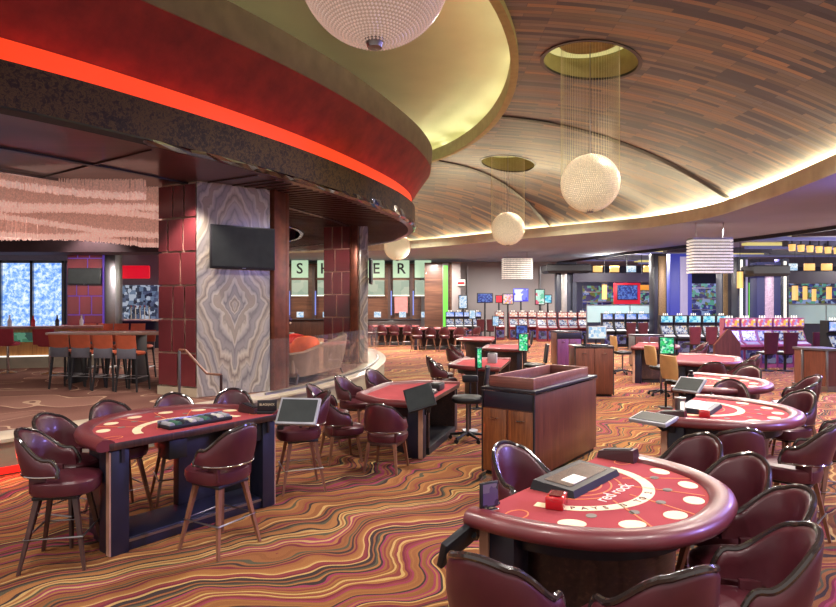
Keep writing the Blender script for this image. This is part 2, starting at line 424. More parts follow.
M_COPPER = mat('aged_copper', S(112, 62, 44), .35, .5, var=.35, vs=5)
M_SOFFW = wood('mahogany_soffit', [(.3, S(60, 30, 34)), (.55, S(82, 42, 44)), (.75, S(100, 54, 54))], .5, 'x', .3, .3)
M_SOFFD = mat('dark_umber_panel', S(96, 66, 66), .35, coat=.2, var=.2, vs=1.5)
M_TAN = mat('tan_plaster', S(222, 228, 200), .6, var=.14, vs=2)
M_TANB = mat('brown_plaster_band', S(98, 82, 62), .6, var=.2, vs=3)
M_CREAMC = mat('cream_ceiling', S(214, 212, 172), .8, var=.04, vs=1)
M_RIMC = mat('olive_rim', S(156, 150, 100), .6)
M_GREYC = mat('mauve_grey_ceiling', S(146, 160, 186), .7, var=.06, vs=.6)
M_STONE = mat('cream_marble', S(184, 172, 148), .25, var=.12, vs=3, coat=.2)
M_STONER = mat('grey_stone_riser', S(136, 130, 108), .4, var=.12, vs=4)
M_WALL = mat('greige_wall', S(150, 142, 140), .7, var=.05, vs=.5)
M_BRICKW = wood('stacked_wood_wall', [(.3, S(58, 36, 28)), (.5, S(92, 60, 46)), (.7, S(120, 84, 62))], .25, 'x')
def em(name, c, s): return mat(name, tuple(.2 * x for x in c[:3]) + (1,), .5, emit=c, es=s)
M_REDCOVE = em('red_cove_light', S(252, 66, 24), .97)
M_COVE = em('warm_cove_light', S(255, 214, 140), 5.0)
M_COVE2 = em('coffer_cove_light', S(248, 240, 170), 3.0)
M_REDSTEP = em('red_step_light', S(255, 30, 20), 1.6)
M_WHITEL = em('white_lamp', S(255, 250, 236), 1.3)
M_AMBER = em('amber_lantern', S(255, 196, 110), 1.1)
M_GREENL = em('green_light', S(120, 236, 80), 1.0)
M_BLUEL = em('blue_light', S(70, 80, 255), 1.2)
M_CASH = em('cashier_panel', S(196, 226, 190), .85)
M_YELL = em('yellow_coffer', S(232, 214, 130), .8)

# ------------------------------------------------------------------ setting: floor and lounge platform
PLAT = crom([(-9.5, 3.2), (-7.2, 5.2), (-5.13, 7.2), (-4.3, 8.2), (-2.95, 10.0), (-1.97, 11.7), (-1.43, 13.4), (-1.09, 14.9), (-.95, 17.0), (-1.05, 19.0), (-1.5, 21.3), (-2.6, 24), (-5, 26.5)], 8)
fl = MB(); fl.box((3, 20, -.1), (60, 56, .2)); struct(fl, 'floor', M_CARPET, smooth=0)
pl = MB()
# lounge slab: right edge follows the curve, a marble nosing on it
poly = [(p[0] - .30, p[1] + .10) for p in PLAT] + [(-26, 26.5), (-26, 3.2)]
pl.prism(poly, 0.002, .45)
struct(pl, 'floor_lounge', M_LOUNGE, smooth=0)
ns = MB()
ns.sweep(PLAT, [(-.55, .40), (-.55, .455), (-.02, .455), (0, .445), (0, .405), (-.02, .40)])
struct(ns, 'trim_nosing', M_STONE)
rs = MB(); rs.sweep(PLAT, [(-.5, .0), (-.5, .399), (-.05, .399), (-.05, .0)]); struct(rs, 'trim_riser', M_STONER)
rl = MB(); rl.sweep(PLAT[4:20], [(-.048, .02), (-.048, .10), (-.02, .10), (-.02, .02)]); struct(rl, 'trim_step_light', M_REDSTEP)

# ------------------------------------------------------------------ soffit over the lounge
RIM = crom(RIM_CTRL, 8)
b = MB(); b.sweep(RIM, [(0, 4.33), (0.0, 4.85), (-.25, 4.85), (-.25, 4.33)]); struct(b, 'trim_bronze_band', M_BRONZE)
b = MB(); b.sweep(RIM, [(-.10, 4.853), (-.10, 5.13), (-.2, 5.13), (-.2, 4.853)]); struct(b, 'trim_red_cove', M_REDCOVE)
b = MB(); b.sweep(RIM, [(-.11, 5.133), (-.02, 5.25), (.12, 5.47), (.3, 5.72), (.44, 5.92), (.3, 6.0), (-.2, 6.0), (-.3, 5.133)]); struct(b, 'trim_red_lit_plaster', M_REDLITPL)
b = MB(); b.sweep(RIM, [(.3, 5.92), (.46, 5.92), (.5, 6.44), (.3, 6.5), (-1.5, 6.5), (-1.5, 6.4), (.25, 6.4)]); struct(b, 'trim_brown_band', M_TANB)
# faceted mirror strip under the bronze band
mir = MB(); rng = random.Random(3)
rows = [(0.0, 4.33), (.02, 4.29), (-.05, 4.25)]
R2 = [p for p in RIM if p[1] > 8.0]
b = MB(); b.sweep([p for p in RIM if p[1] < 8.3], [(0, 4.33), (.01, 4.30), (-.06, 4.25), (-.1, 4.33)]); struct(b, 'trim_bronze_edge', M_BLACKLAM)
grid = []
for i, p in enumerate(R2):
    a, c = R2[max(i-1, 0)], R2[min(i+1, len(R2)-1)]
    d = Vector((c[0]-a[0], c[1]-a[1])).normalized(); nrm = Vector((d.y, -d.x))
    grid.append([mir.v((p[0] + nrm.x*(o + rng.uniform(-.03, .03)), p[1] + nrm.y*(o + rng.uniform(-.03, .03)), z + (k == 0)*max(0, min(.14, (p[1]-11.5)*.05)) + (rng.uniform(-.02, .02) if k == 1 else 0))) for k, (o, z) in enumerate(rows)])
for a, c in zip(grid, grid[1:]):
    for k in range(2):
        mir._f([a[k], c[k], c[k+1]]); mir._f([a[k], c[k+1], a[k+1]])
struct(mir, 'trim_mirror_strip', mat('smoked_mirror', S(120, 120, 136), .08, 1.0), smooth=0)
# underside: ring of panels with ribs, a dark track, then the higher ceiling inside
b = MB(); b.sweep(RIM, [(-.06, 4.25), (-3.4, 4.25), (-3.4, 4.32), (-.06, 4.32)]); struct(b, 'ceiling_lounge_ring', M_SOFFW)
b = MB()
for o_ in (-1.75,):
    b.sweep(RIM, [(o_, 4.225), (o_, 4.251), (o_-.12, 4.251), (o_-.12, 4.225)])
struct(b, 'trim_ceiling_track', M_NAVY)
b = MB(); b.sweep(RIM, [(-3.32, 4.2), (-3.32, 5.0), (-3.42, 5.0), (-3.42, 4.2)]); struct(b, 'trim_ring_edge', M_CHROME)
rb = MB()
for i in range(0, len(RIM)-1):
    if RIM[i][1] < 10.2 and i % 8: continue
    p = RIM[i]; a, c = RIM[max(i-1, 0)], RIM[min(i+1, len(RIM)-1)]
    d = Vector((c[0]-a[0], c[1]-a[1])).normalized(); nrm = Vector((d.y, -d.x))
    q0 = Vector(p[:2]) + nrm * -.2; q1 = Vector(p[:2]) + nrm * -3.3
    m_ = (q0 + q1) / 2; L = (q1 - q0).length
    rb.box((m_.x, m_.y, 4.24), (L, .035 if p[1] > 10.2 else .015, .02), rz=math.atan2((q1-q0).y, (q1-q0).x))
struct(rb, 'trim_ceiling_rib', M_DKWOOD)
INN = []
for i in range(8, len(RIM)-6):
    p = RIM[i]; a, c = RIM[i-1], RIM[i+1]
    d = Vector((c[0]-a[0], c[1]-a[1])).normalized(); INN.append((p[0] - d.y*3.35, p[1] + d.x*3.35))
INN = [p for p in INN if p[0] < -3.3]
b = MB(); b.prism(INN + [(-26, 26), (-26, 6)], 5.0, 5.1); struct(b, 'ceiling_lounge', M_SOFFW, smooth=0)
# inner ceiling ribs seen between the columns
rb = MB()
for k in range(16):
    rb.box((-8.6, 13.0 + k*.6, 4.97), (9, .26, .05))
struct(rb, 'trim_ceiling_slat', M_SOFFW)

# ------------------------------------------------------------------ dome, coffer and ring
RING = crom(RING_CTRL, 8)
def ring_x(Y):
    for a, c in zip(RING, RING[1:]):
        if a[1] <= Y <= c[1]: return a[0] + (c[0]-a[0]) * (Y-a[1]) / max(1e-6, c[1]-a[1])
    return RING[-1][0]
def dome_z(X, Y):
    xr = ring_x(Y) + .45
    H = 2.0
    xc = 1.0 if Y < 21 else 1.0 - (Y-21) * .62
    t = max(0.0, (X - xc) / max(.5, xr - xc))
    fy = 1.0 - max(0.0, (Y - 20) / 12.9) ** 2.4
    return 5.0 + H * max(0, (1 - t**2.2)) * max(0, fy) + .12
HOLES = [(3.46, 12.07, .92), (3.13, 20.9, .92)]
COF = (-2.5, 14.5, 4.6, 8.0)
dm = MB()
nx, ny = 96, 180
Vg = []
for j in range(ny + 1):
    Y = -1.5 + 34.0 * j / ny
    x1 = ring_x(Y) + .45; x0 = min(-7.5, x1 - 1)
    row = []
    for i in range(nx + 1):
        X = x0 + (x1 - x0) * i / nx; yy = Y
        for hx, hy, hr in HOLES:
            r = math.hypot(X-hx, yy-hy)
            if abs(r - hr) < .12 and r > 0: X = hx + (X-hx)*hr/r; yy = hy + (yy-hy)*hr/r
        e_ = math.hypot((X-COF[0])/COF[2], (yy-COF[1])/COF[3])
        if .93 < e_ < 1.045: X = COF[0] + (X-COF[0])*1.012/e_; yy = COF[1] + (yy-COF[1])*1.012/e_
        row.append(dm.v((X, yy, dome_z(X, yy))))
    Vg.append(row)
for j in range(ny):
    for i in range(nx):
        q = [Vg[j][i], Vg[j][i+1], Vg[j+1][i+1], Vg[j+1][i]]
        cx = sum(v.co.x for v in q)/4; cy = sum(v.co.y for v in q)/4
        if any(math.hypot(cx-hx, cy-hy) < hr - .03 for hx, hy, hr in HOLES): continue
        if ((cx-COF[0])/COF[2])**2 + ((cy-COF[1])/COF[3])**2 < 1.0: continue
        dm._f(q)
bmesh.ops.delete(dm.bm, geom=[v for v in dm.bm.verts if not v.link_faces], context='VERTS')
struct(dm, 'ceiling_dome', M_PLANK, smooth=60)
# dark grooves across the dome
def groove(pts, name):
    P = crom(pts, 10); g = MB()
    rings = []
    for i, p in enumerate(P):
        a, c = P[max(i-1, 0)], P[min(i+1, len(P)-1)]
        d = Vector((c[0]-a[0], c[1]-a[1], 0)).normalized(); n = Vector((d.y, -d.x, 0)) * .09
        z = dome_z(p[0], p[1])
        rings.append([(p[0]-n.x, p[1]-n.y, z-.03), (p[0]+n.x, p[1]+n.y, z-.03), (p[0]+n.x, p[1]+n.y, z+.05), (p[0]-n.x, p[1]-n.y, z+.05)])
    g.loft(rings); struct(g, name, M_BLACK)
groove([(2.15, 16), (4, 16.3), (6.5, 17.0), (9.4, 18.1)], 'trim_dome_groove_1')
groove([(.45, 20.9), (2.0, 22.0), (3.6, 23.2), (5.5, 24.5)], 'trim_dome_groove_2')
for i, (hx, hy, hr) in enumerate(HOLES):
    z = min(dome_z(hx+hr, hy), dome_z(hx, hy+hr)); zt = dome_z(hx-hr, hy)
    d = MB(); n = 48
    ang = [2*PI*k/n for k in range(n)]
    d.loft([[(hx+hr*math.cos(a), hy+hr*math.sin(a), dome_z(hx+hr*math.cos(a), hy+hr*math.sin(a)) - .015) for a in ang],
            [(hx+hr*math.cos(a), hy+hr*math.sin(a), 7.42) for a in ang]], caps=False)
    tp_ = MB(); tp_._f([tp_.v((hx+hr*math.cos(a), hy+hr*math.sin(a), 7.41)) for a in ang]); struct(tp_, 'ceiling_recess_%d' % (i+1), em('recess_painted_light', S(236, 226, 150), .75 if i == 0 else .75))  # recess ceiling glows by itself, standing in for light on it
    struct(d, 'trim_pendant_recess_%d' % (i+1), M_RIMC)
    d = MB()
    d.loft([[(hx+(hr+o)*math.cos(a), hy+(hr+o)*math.sin(a), dome_z(hx+(hr+o)*math.cos(a), hy+(hr+o)*math.sin(a)) + dz) for o, dz in ((-.005, -.02), (.07, -.02), (.07, .03), (-.005, .03))] for a in ang], loop=True)
    struct(d, 'trim_recess_edge_%d' % (i+1), M_BLACKLAM)
# coffer
n = 96
def ell(k, s): return [(COF[0] + (COF[2]+s)*math.cos(2*PI*i/n), COF[1] + (COF[3]+s)*math.sin(2*PI*i/n), k) for i in range(n)]
c = MB(); c.loft([ell(6.98, .14), ell(6.98, -.02), ell(7.36, -.02), ell(7.36, .45), ell(7.42, .45), ell(7.42, .14)], loop=True); struct(c, 'trim_coffer_rim', M_RIMC)
c = MB(); c.loft([ell(7.4, .5), ell(7.75, .42), ell(8.0, .05), ell(8.06, -.6)], caps=False); c._f([c.v(p) for p in ell(8.06, -.6)]); struct(c, 'ceiling_coffer', M_CREAMC, smooth=60)
c = MB(); c.loft([ell(7.425, .30), ell(7.425, .40), ell(7.46, .40), ell(7.46, .30)], loop=True); struct(c, 'trim_coffer_light', M_COVE2)
# ring: lip, cove light behind it, flat soffit
b = MB(); b.sweep(RING, [(-.02, 4.80), (-.02, 5.19), (.06, 5.19), (.06, 4.92), (.6, 4.92), (.6, 4.80)]); struct(b, 'trim_ring_lip', M_TAN)
b = MB(); b.sweep(RING, [(.16, 5.06), (.16, 5.10), (.3, 5.10), (.3, 5.06)]); struct(b, 'trim_ring_cove_light', M_COVE)
OUT = [(14.4, -2), (14.4, 14), (14.4, 20.6), (12.6, 26.8), (10.8, 32), (9.0, 38.85)]
b = MB(); rr_ = [(p[0], p[1]) for p in RING]
top_ = crom(OUT, 20)
n_ = len(rr_)
out_ = [top_[int(i*(len(top_)-1)/(n_-1)*.8)] if i < n_ else None for i in range(n_)]
# strip between the ring and the outer edge, then on to the back wall
full = top_ + [(9.0 - 23*k/40, 38.85) for k in range(1, 41)]
B0 = [b.v((p[0], p[1], 4.797)) for p in rr_]
def nearest(i):
    return int(i*(len(full)-1)/(n_-1))
F0 = [b.v((p[0], p[1], 4.797)) for p in full]
for i in range(n_-1):
    a0, a1 = nearest(i), nearest(i+1)
    b._f([B0[i], F0[a0]] + F0[a0+1:a1+1] + [B0[i+1]])
struct(b, 'ceiling_ring', M_GREYC, smooth=0)
# ------------------------------------------------------------------ walls and far setting
b = MB(); b.box((-3.5, 39.0, 2.45), (27, .3, 4.9)); struct(b, 'wall_back', M_WALL, smooth=0)
b = MB(); b.box((-24, 27.6, 2.4), (33, .3, 5.2)); struct(b, 'wall_lounge', mat('dark_plum_wall', S(70, 52, 58), .6), smooth=0)
b = MB(); b.box((-26, 15, 2.6), (.3, 26, 5.2)); struct(b, 'wall_left', mat('dark_plum_wall', S(70, 52, 58), .6), smooth=0)
b = MB(); b.box((25, 47, 2.4), (34, .3, 5.6)); struct(b, 'wall_right_back', mat('night_blue_wall', S(44, 42, 78), .5), smooth=0)
OUTER = top_
b = MB(); b.prism(OUTER + [(9.1, 39.5), (9.1, 47), (44, 47), (44, -2)], 4.98, 5.1); struct(b, 'ceiling_slot_floor', mat('dusky_blue_ceiling', S(150, 146, 166), .6), smooth=0)
# drop beam where the ring soffit ends
b = MB(); b.sweep(top_, [(0, 4.66), (.15, 4.66), (.15, 5.0), (0, 5.0)]); struct(b, 'trim_soffit_edge', M_BLACKLAM)
# stepped, lit coffers in the slot floor ceiling
yc = [(17.0, 24.5, 7, .5), (19.5, 28.5, 8, .5), (14.5, 32, 6, .45), (22, 33.5, 9, .5), (12.0, 37, 5, .5), (26, 22.5, 8, .5), (18, 40, 7, .5)]
for i, (x, y, L, wd) in enumerate(yc):
    b = MB(); b.box((x, y, 4.93), (L, wd, .12)); struct(b, 'trim_yellow_coffer_%d' % (i+1), M_YELL, smooth=0)
    b = MB(); b.box((x, y + 1.3, 4.90), (L*.8, .35, .16)); struct(b, 'trim_blue_coffer_%d' % (i+1), em('blue_coffer', S(130, 130, 190), .4), smooth=0)
    b = MB(); b.box((x + 1, y - .9, 4.86), (L*.9, .5, .26)); struct(b, 'trim_grey_coffer_%d' % (i+1), mat('slate_coffer', S(84, 82, 96), .5), smooth=0)
# partition of the wood wall beside the cashier cage
b = MB(); b.box((1.25, 36.6, 2.3), (1.7, .4, 4.55)); struct(b, 'wall_partition', M_BRICKW, smooth=0)
b = MB(); b.box((2.3, 36.3, 2.3), (.5, .6, 4.55)); struct(b, 'trim_pilaster', M_WALL, smooth=0)
for i, x in enumerate((2.3, 7.9)):
    b = MB(); b.box((x + (.9 if i == 0 else 0), 38.78, 2.3), (.08, .12, 4.5)); struct(b, 'trim_wall_joint_%d' % (i+1), M_STEEL, smooth=0)

# ------------------------------------------------------------------ columns
def tiles(rng, W, H, rows, cols=(3, 2)):
    """running tile facing in the local XZ plane (x 0..W, front at y=0-)"""
    g = MB(); h = H / rows
    for r in range(rows):
        n = cols[r % len(cols)]
        cuts = [0] + sorted(W * (k + rng.uniform(-.22, .22)) / n for k in range(1, n)) + [W]
        for a, c in zip(cuts, cuts[1:]):
            g.box(((a+c)/2, -.001, r*h + h/2), (c-a-.03, .012, h-.03), bev=.004, seg=1)
    return g
COLB = (-3.87, 10.5); COLA = (-4.72, 10.9); COLC = (-2.79, 11.3)
def slab_between(p, q, z0, z1, t, name, m, parent=None):
    p = Vector(p); q = Vector(q); L = (q-p).length; mid = (p+q)/2
    o = MB().box((0, t/2, (z1-z0)/2), (L, t, z1-z0)).build(name, m, parent, loc=(mid.x, mid.y, z0), rot=(0, 0, math.atan2((q-p).y, (q-p).x)), smooth=0)
    return o
col1 = thing('column', 'square column of maroon lacquer tiles beside a bookmatched grey onyx face', 'column', (-3.87, 11.0, .452))
def rel(o, root):
    o.location = Vector(o.location) - Vector(root.location); return o
core = MB(); core.prism([(-4.68, 10.96), (-3.85, 10.56), (-2.82, 11.33), (-2.62, 11.8), (-4.1, 12.2)], .452, 4.25)
rel(core.build('core', M_GROUT, col1, smooth=0), col1)
def put_tiles(root, p, q, z0, H, rows, seed, cols):
    p = Vector(p); q = Vector(q); L = (q-p).length; a = math.atan2((q-p).y, (q-p).x)
    o = tiles(random.Random(seed), L, H, rows, cols).build('tile_cladding', M_TILE, root, loc=(p.x, p.y, z0), rot=(0, 0, a), smooth=0); rel(o, root)
put_tiles(col1, COLA, (COLB[0]-.01, COLB[1]), .62, 3.6, 6, 5, (2, 3, 3))
rel(slab_between((-4.74, 10.91), (-3.87, 10.49), .452, .61, .05, 'plinth', M_STONE, col1), col1)
p = Vector(COLB); q = Vector(COLC)
on = MB().box((0, .02, 1.9), ((q-p).length, .04, 3.79)).build('onyx_face', M_ONYX, col1, loc=((p.x+q.x)/2, (p.y+q.y)/2, .452), rot=(0, 0, math.atan2((q-p).y, (q-p).x)), smooth=0); rel(on, col1)
rel(MB().box((-2.68, 11.55, 2.35), (.14, .5, 3.79), rz=-.35, bev=.01).build('copper_jamb', M_COPPER, col1), col1)
rel(MB().box((-2.585, 11.72, 2.35), (.08, .14, 3.79), rz=-.35, bev=.01).build('copper_post', M_COPPER, col1), col1)
# television on the onyx
def tv(label, loc, rz, w_, h_, scr=None, group=None):
    t = thing('television', label, 'television', loc, rz, group)
    MB().box((0, -.05, 0), (w_, .07, h_), bev=.012).build('casing', M_PLASTIC, t)
    MB().box((0, -.088, .008), (w_-.06, .006, h_-.075)).build('screen', scr or M_SCROFF, t, smooth=0)
    MB().box((0, -.012, 0), (w_*.3, .03, h_*.3)).build('wall_bracket', M_BLACK, t, smooth=0)
    MB().box((0, -.088, -h_/2+.018), (.07, .004, .010)).build('badge', M_STEEL, t, smooth=0)
    return t
ar = math.atan2((q-p).y, (q-p).x); ux = (q-p).normalized(); nn = Vector((ux.y, -ux.x))
tp = (p+q)/2 + ux*.13 + nn*.03
tv('flat black television hung on the grey onyx column face', (tp.x, tp.y, 3.11), ar, 1.2, .78)
# second column
col2 = thing('column', 'tiled column with a dark bronze edge behind the beige sofa', 'column', (-2.1, 16.9, .452))
core = MB(); core.prism([(-2.62, 16.75), (-1.86, 16.55), (-1.42, 16.9), (-1.6, 17.5), (-2.5, 17.5)], .452, 4.25)
rel(core.build('core', M_GROUT, col2, smooth=0), col2)
put_tiles(col2, (-2.64, 16.74), (-1.86, 16.53), .46, 3.78, 6, 11, (2, 3, 2, 3))
rel(MB().box((-1.75, 16.48, 2.35), (.2, .14, 3.79), bev=.01).build('bronze_edge', M_COPPER, col2), col2)
rel(MB().box((-1.52, 16.66, 2.35), (.24, .12, 3.79), rz=.3, bev=.01).build('onyx_strip', M_ONYX, col2), col2)
tv('thin black television seen edge on beside the tiled column behind the sofa', (-1.385, 16.95, 3.0), 1.6, .9, .7)
# column at the bar
col3 = thing('column', 'maroon tiled column with violet lit joints by the bar window', 'column', (-10.9, 20, .452))
rel(MB().box((-11.1, 20.35, 2.35), (1.2, .6, 3.79)).build('core', em('violet_joint', S(110, 70, 190), .55), col3, smooth=0), col3)
put_tiles(col3, (-11.72, 20.03), (-10.52, 20.03), .46, 3.78, 6, 3, (3, 2, 3))
rel(MB().box((-10.3, 20.3, 2.35), (.36, .5, 3.79), bev=.01).build('mirror_side', M_STEEL, col3), col3)
tv('small black television on the maroon tiled column by the bar', (-11.08, 20.0, 3.0), 0, 1.1, .56)

# ------------------------------------------------------------------ chandeliers
M_BEAD = mat('lit_bead', S(220, 205, 180), .35, emit=S(255, 226, 180), es=.26, var=.4, vs=25)
M_BEADP = mat('rosy_bead', S(190, 168, 158), .3, emit=S(255, 220, 200), es=.30, var=.15)
M_BEADW = mat('white_bead', S(214, 208, 200), .3, emit=S(255, 244, 228), es=.42, var=.2)
M_BEADC = em('globe_core', S(255, 232, 190), .5)
M_BEADCP = em('rosy_core', S(214, 176, 156), .45)
M_STRAND = mat('pale_strand', S(206, 198, 160), .5, emit=S(220, 208, 160), es=.04)
def globe(label, loc, ztop, rosy=False, strands=True, R=.565):
    t = thing('globe_chandelier', label, 'chandelier', loc, 0, 'crystal globe chandeliers')
    g = MB(); rows = 66 if rosy else 48; sp = .030 if rosy else .040; q_ = .56 if rosy else .74
    for r in range(1, rows):
        phi = PI * r / rows
        if r > rows - 2: continue
        n = max(6, int(2*PI*R*math.sin(phi) / sp))
        for k in range(n):
            th = 2*PI*(k + .5*(r % 2))/n
            d = Vector((math.sin(phi)*math.cos(th), math.sin(phi)*math.sin(th), math.cos(phi)))
            e1 = Vector((-math.sin(th), math.cos(th), 0)); e2 = d.cross(e1)
            c = d * R; s1, s2, s3 = .024*q_, .023*q_, .026*q_
            P = [c+e1*s1, c+e2*s2, c-e1*s1, c-e2*s2]; V = [g.v(x) for x in P]; o = g.v(c+d*s3)
            for i in range(4): g._f([V[i], V[(i+1) % 4], o])
    g.build('bead_shell', M_BEADP if rosy else M_BEAD, t, smooth=0, recalc=True)
    MB().lathe([(.001, -R+.02)] + [((R-.02)*math.sin(PI*k/20), -(R-.02)*math.cos(PI*k/20)) for k in range(1, 20)] + [(.001, R-.02)], 32).build('glow_core', M_BEADCP if rosy else M_BEADC, t)
    MB().lathe([(.001, -R-.045), (.06, -R-.04), (.07, -R-.01), (.09, -R+.03), (.001, -R+.045)], 20).build('finial', M_STEEL, t)
    h = ztop - loc[2]
    MB().cyl((0, 0, R-.03), (0, 0, h), .012, n=8).build('stem', M_STEEL, t)
    if strands:
        s = MB(); n = 64
        for k in range(n):
            a = 2*PI*k/n; s.cyl((.57*math.cos(a), .57*math.sin(a), .08), (.57*math.cos(a), .57*math.sin(a), h), .0019, n=3)
        s.build('strand_curtain', M_STRAND, t, smooth=0)
    MB().lathe([(.001, h-.03), (.62, h-.03), (.62, h), (.001, h)], 32).build('canopy_plate', M_RIMC, t)
    return t
globe('big rosy crystal globe chandelier hanging under the cream oval coffer', (-.36, 5.0, 4.9), 7.02, True, False, .63)
globe('glowing crystal globe with long strands under the round yellow ceiling recess', (3.46, 12.07, 4.52), 7.40)
globe('smaller crystal globe with strands under the dark oval ceiling recess', (3.13, 20.9, 4.7), 7.40)
globe('distant crystal globe half hidden by the curved lounge soffit', (-.9, 26.0, 4.55), dome_z(-.9, 26.0) + .03, False, False)
def drum(label, loc, w_, h_, d_):
    t = thing('box_chandelier', label, 'chandelier', loc, 0, 'rectangular bead chandeliers')
    rows = 11
    for r in range(rows):
        z = -h_/2 + h_*(r+.5)/rows; g = MB()
        for (sx, sy, ex, ey) in ((-1, -1, 1, -1), (1, -1, 1, 1), (1, 1, -1, 1), (-1, 1, -1, -1)):
            n = int((w_ if sy == ey else d_)/.075)
            for k in range(n):
                f = (k+.5)/n; x = (sx + (ex-sx)*f)*w_/2; y = (sy + (ey-sy)*f)*d_/2
                g.box((x, y, z), (.055, .055, h_/rows*.6))
        g.build('bead_fringe', M_BEADW, t, smooth=0)
    MB().box((0, 0, 0), (w_-.1, d_-.1, h_-.03)).build('glow_core', em('drum_core', S(170, 160, 150), .25), t, smooth=0)
    MB().box((0, 0, h_/2+.02), (w_, d_, .04)).build('frame', M_STEEL, t, smooth=0)
    for x in (-w_*.35, w_*.35): MB().cyl((x, 0, h_/2), (x, 0, 4.80-loc[2]), .012, n=6).build('rod', M_STEEL, t)
    return t
drum('large rectangular bead chandelier hanging by the blue lit pillars', (9.72, 20, 3.66), 1.3, 1.14, .45)
drum('small rectangular bead chandelier in front of the plain grey wall', (5.2, 31.5, 3.92), 1.5, 1.1, .5)

# crystal ceiling of the lounge: wavy bead curtains
M_FRINGE = mat('painted_glow_bead_end', S(230, 200, 190), .35, emit=S(255, 206, 190), es=.34, var=.3, vs=30)  # light put into the bead ends to set the sheets apart
M_CRYS = mat('pink_crystal', S(214, 176, 164), .35, emit=S(255, 200, 180), es=.15, var=.3, vs=30)
rng = random.Random(5); g = MB()
for sh in range(6):
    for rr in range(3):
        Y0 = 10.2 + sh*.78 + rr*.07
        for k in range(300):
            X = -13.6 + k*.03 + rng.uniform(-.008, .008)
            if X > -4.75: break
            Y = Y0 + .16*math.sin(.9*X + sh) + rng.uniform(-.02, .02)
            zb = 4.13 - .125*sh - .09*math.sin(.9*X + 2.3*sh) - .075*(X+8)*(1.1 if sh % 2 else .55) + rng.uniform(-.025, .025)
            zb = min(max(zb, 3.42), 4.45)
            g.mi = 0; g.cyl((X, Y, zb+.10), (X, Y, 4.75), .011, n=3)
            g.mi = 1; g.cyl((X, Y, zb), (X, Y, zb+.10), .014, n=3)
cr = g.build('crystal_curtain', [M_CRYS, M_FRINGE], smooth=0)
tag(cr, 'wavy pink crystal bead curtain hanging from the lounge ceiling', 'chandelier', None, 'stuff')
# ------------------------------------------------------------------ stools and chairs
def shell_rings(zb, hi, lo, ri=.20, t=.05, thmax=104, lean=.07, e=2.25, a0=30, a1=84):
    rings = []; top = []; bot = []
    N = 44
    for i in range(N+1):
        th = math.radians(-thmax + 2*thmax*i/N); a = abs(math.degrees(th))
        s_ = min(1, max(0, (a-a0)/(a1-a0))); s_ = s_*s_*(3-2*s_)
        h = hi - .035*min(1, a/a0)**2 + (lo-hi+.035)*s_
        if a > thmax-14: h -= (lo-zb)*.55*((a-thmax+14)/14)**2
        x, y = se(th - PI/2, e)
        ln = lean*max(0, math.cos(th))
        def P(r, z):
            f = (z-zb)/max(.05, hi-zb)
            return (x*r, y*r*1.04 - ln*f, z)
        ro = ri+t; m = ri+t/2
        rings.append([P(ri, zb), P(ri+.004, (zb+h)/2), P(ri, h-.03), P(ri+t*.2, h-.008), P(m, h), P(ro-t*.2, h-.008), P(ro, h-.03), P(ro+.008, (zb+h)/2), P(ro-.004, zb)])
        top.append(P(m+.006, h+.004)); bot.append(P(ro+.002, zb+.012))
    return rings, top, bot
def seat_mesh(z, r=.225, th=.10, dy=.05, e=2.9):
    g = MB(); rings = []
    for k, zz in ((.86, -th), (.97, -th+.012), (1.02, -th*.55), (1.0, -.02), (.93, -.003), (.55, .012), (.05, .016)):
        rings.append([(x*r*k, y*r*k*1.05 + dy, z+zz) for x, y in (se(2*PI*i/32, e) for i in range(32))])
    return g.loft(rings)
def make_stool(legm):
    t = thing('bar_stool', 'x', 'chair')
    seat_mesh(.70, .235, .125).build('seat', M_LEATHER, t)
    rings, top, bot = shell_rings(.735, 1.08, .87)
    MB().loft(rings).build('backrest', M_LEATHER, t, smooth=50)
    MB().tube([rings[0][8]] + [rings[0][6]] + top + [rings[-1][6]] + [rings[-1][8]], .0165, 8).build('trim_piping', M_TRIM, t)
    MB().tube(bot, .006, 6).build('piping', M_CHROME, t)
    MB().box((0, .02, .562), (.34, .34, .03), bev=.008).build('seat_frame', M_BLACK, t)
    for x in (-1, 1):
        MB().box((x*.175, -.10, .68), (.03, .12, .14), bev=.006).build('back_bracket', M_LEATHER, t)
    for x in (-1, 1):
        for y in (-1, 1):
            MB().cyl((x*.135, y*.135+.02, .57), (x*.235, y*.235+.02, 0), .029, .016, n=4, ph=PI/4).build('leg', legm, t, smooth=20)
    k = .212
    MB().tube([(-k, -k+.02, .26), (k, -k+.02, .26), (k, k+.02, .26), (-k, k+.02, .26)], .011, 8, loop=True).build('footrest', M_STEEL, t)
    return t
stool = Kind(lambda: make_stool(M_LEGW)); stool_d = Kind(lambda: make_stool(M_LEGD))
def make_low():
    t = thing('armchair', 'x', 'chair')
    seat_mesh(.47, .24, .11).build('seat', M_LEATHER, t)
    rings, top, bot = shell_rings(.50, .87, .66, .215)
    MB().loft(rings).build('backrest', M_LEATHER, t, smooth=50)
    MB().tube([rings[0][8], rings[0][6]] + top + [rings[-1][6], rings[-1][8]], .014, 8).build('trim_piping', M_TRIM, t)
    MB().tube(bot, .006, 6).build('piping', M_CHROME, t)
    MB().box((0, .01, .345), (.38, .38, .05), bev=.01).build('seat_frame', M_LEGD, t)
    for x in (-1, 1):
        MB().box((x*.18, -.11, .45), (.03, .12, .14), bev=.006).build('back_bracket', M_LEATHER, t)
        for y in (-1, 1):
            MB().cyl((x*.17, y*.17, .36), (x*.215, y*.225, 0), .028, .017, n=4, ph=PI/4).build('leg', M_LEGW, t, smooth=20)
    return t
low = Kind(make_low)
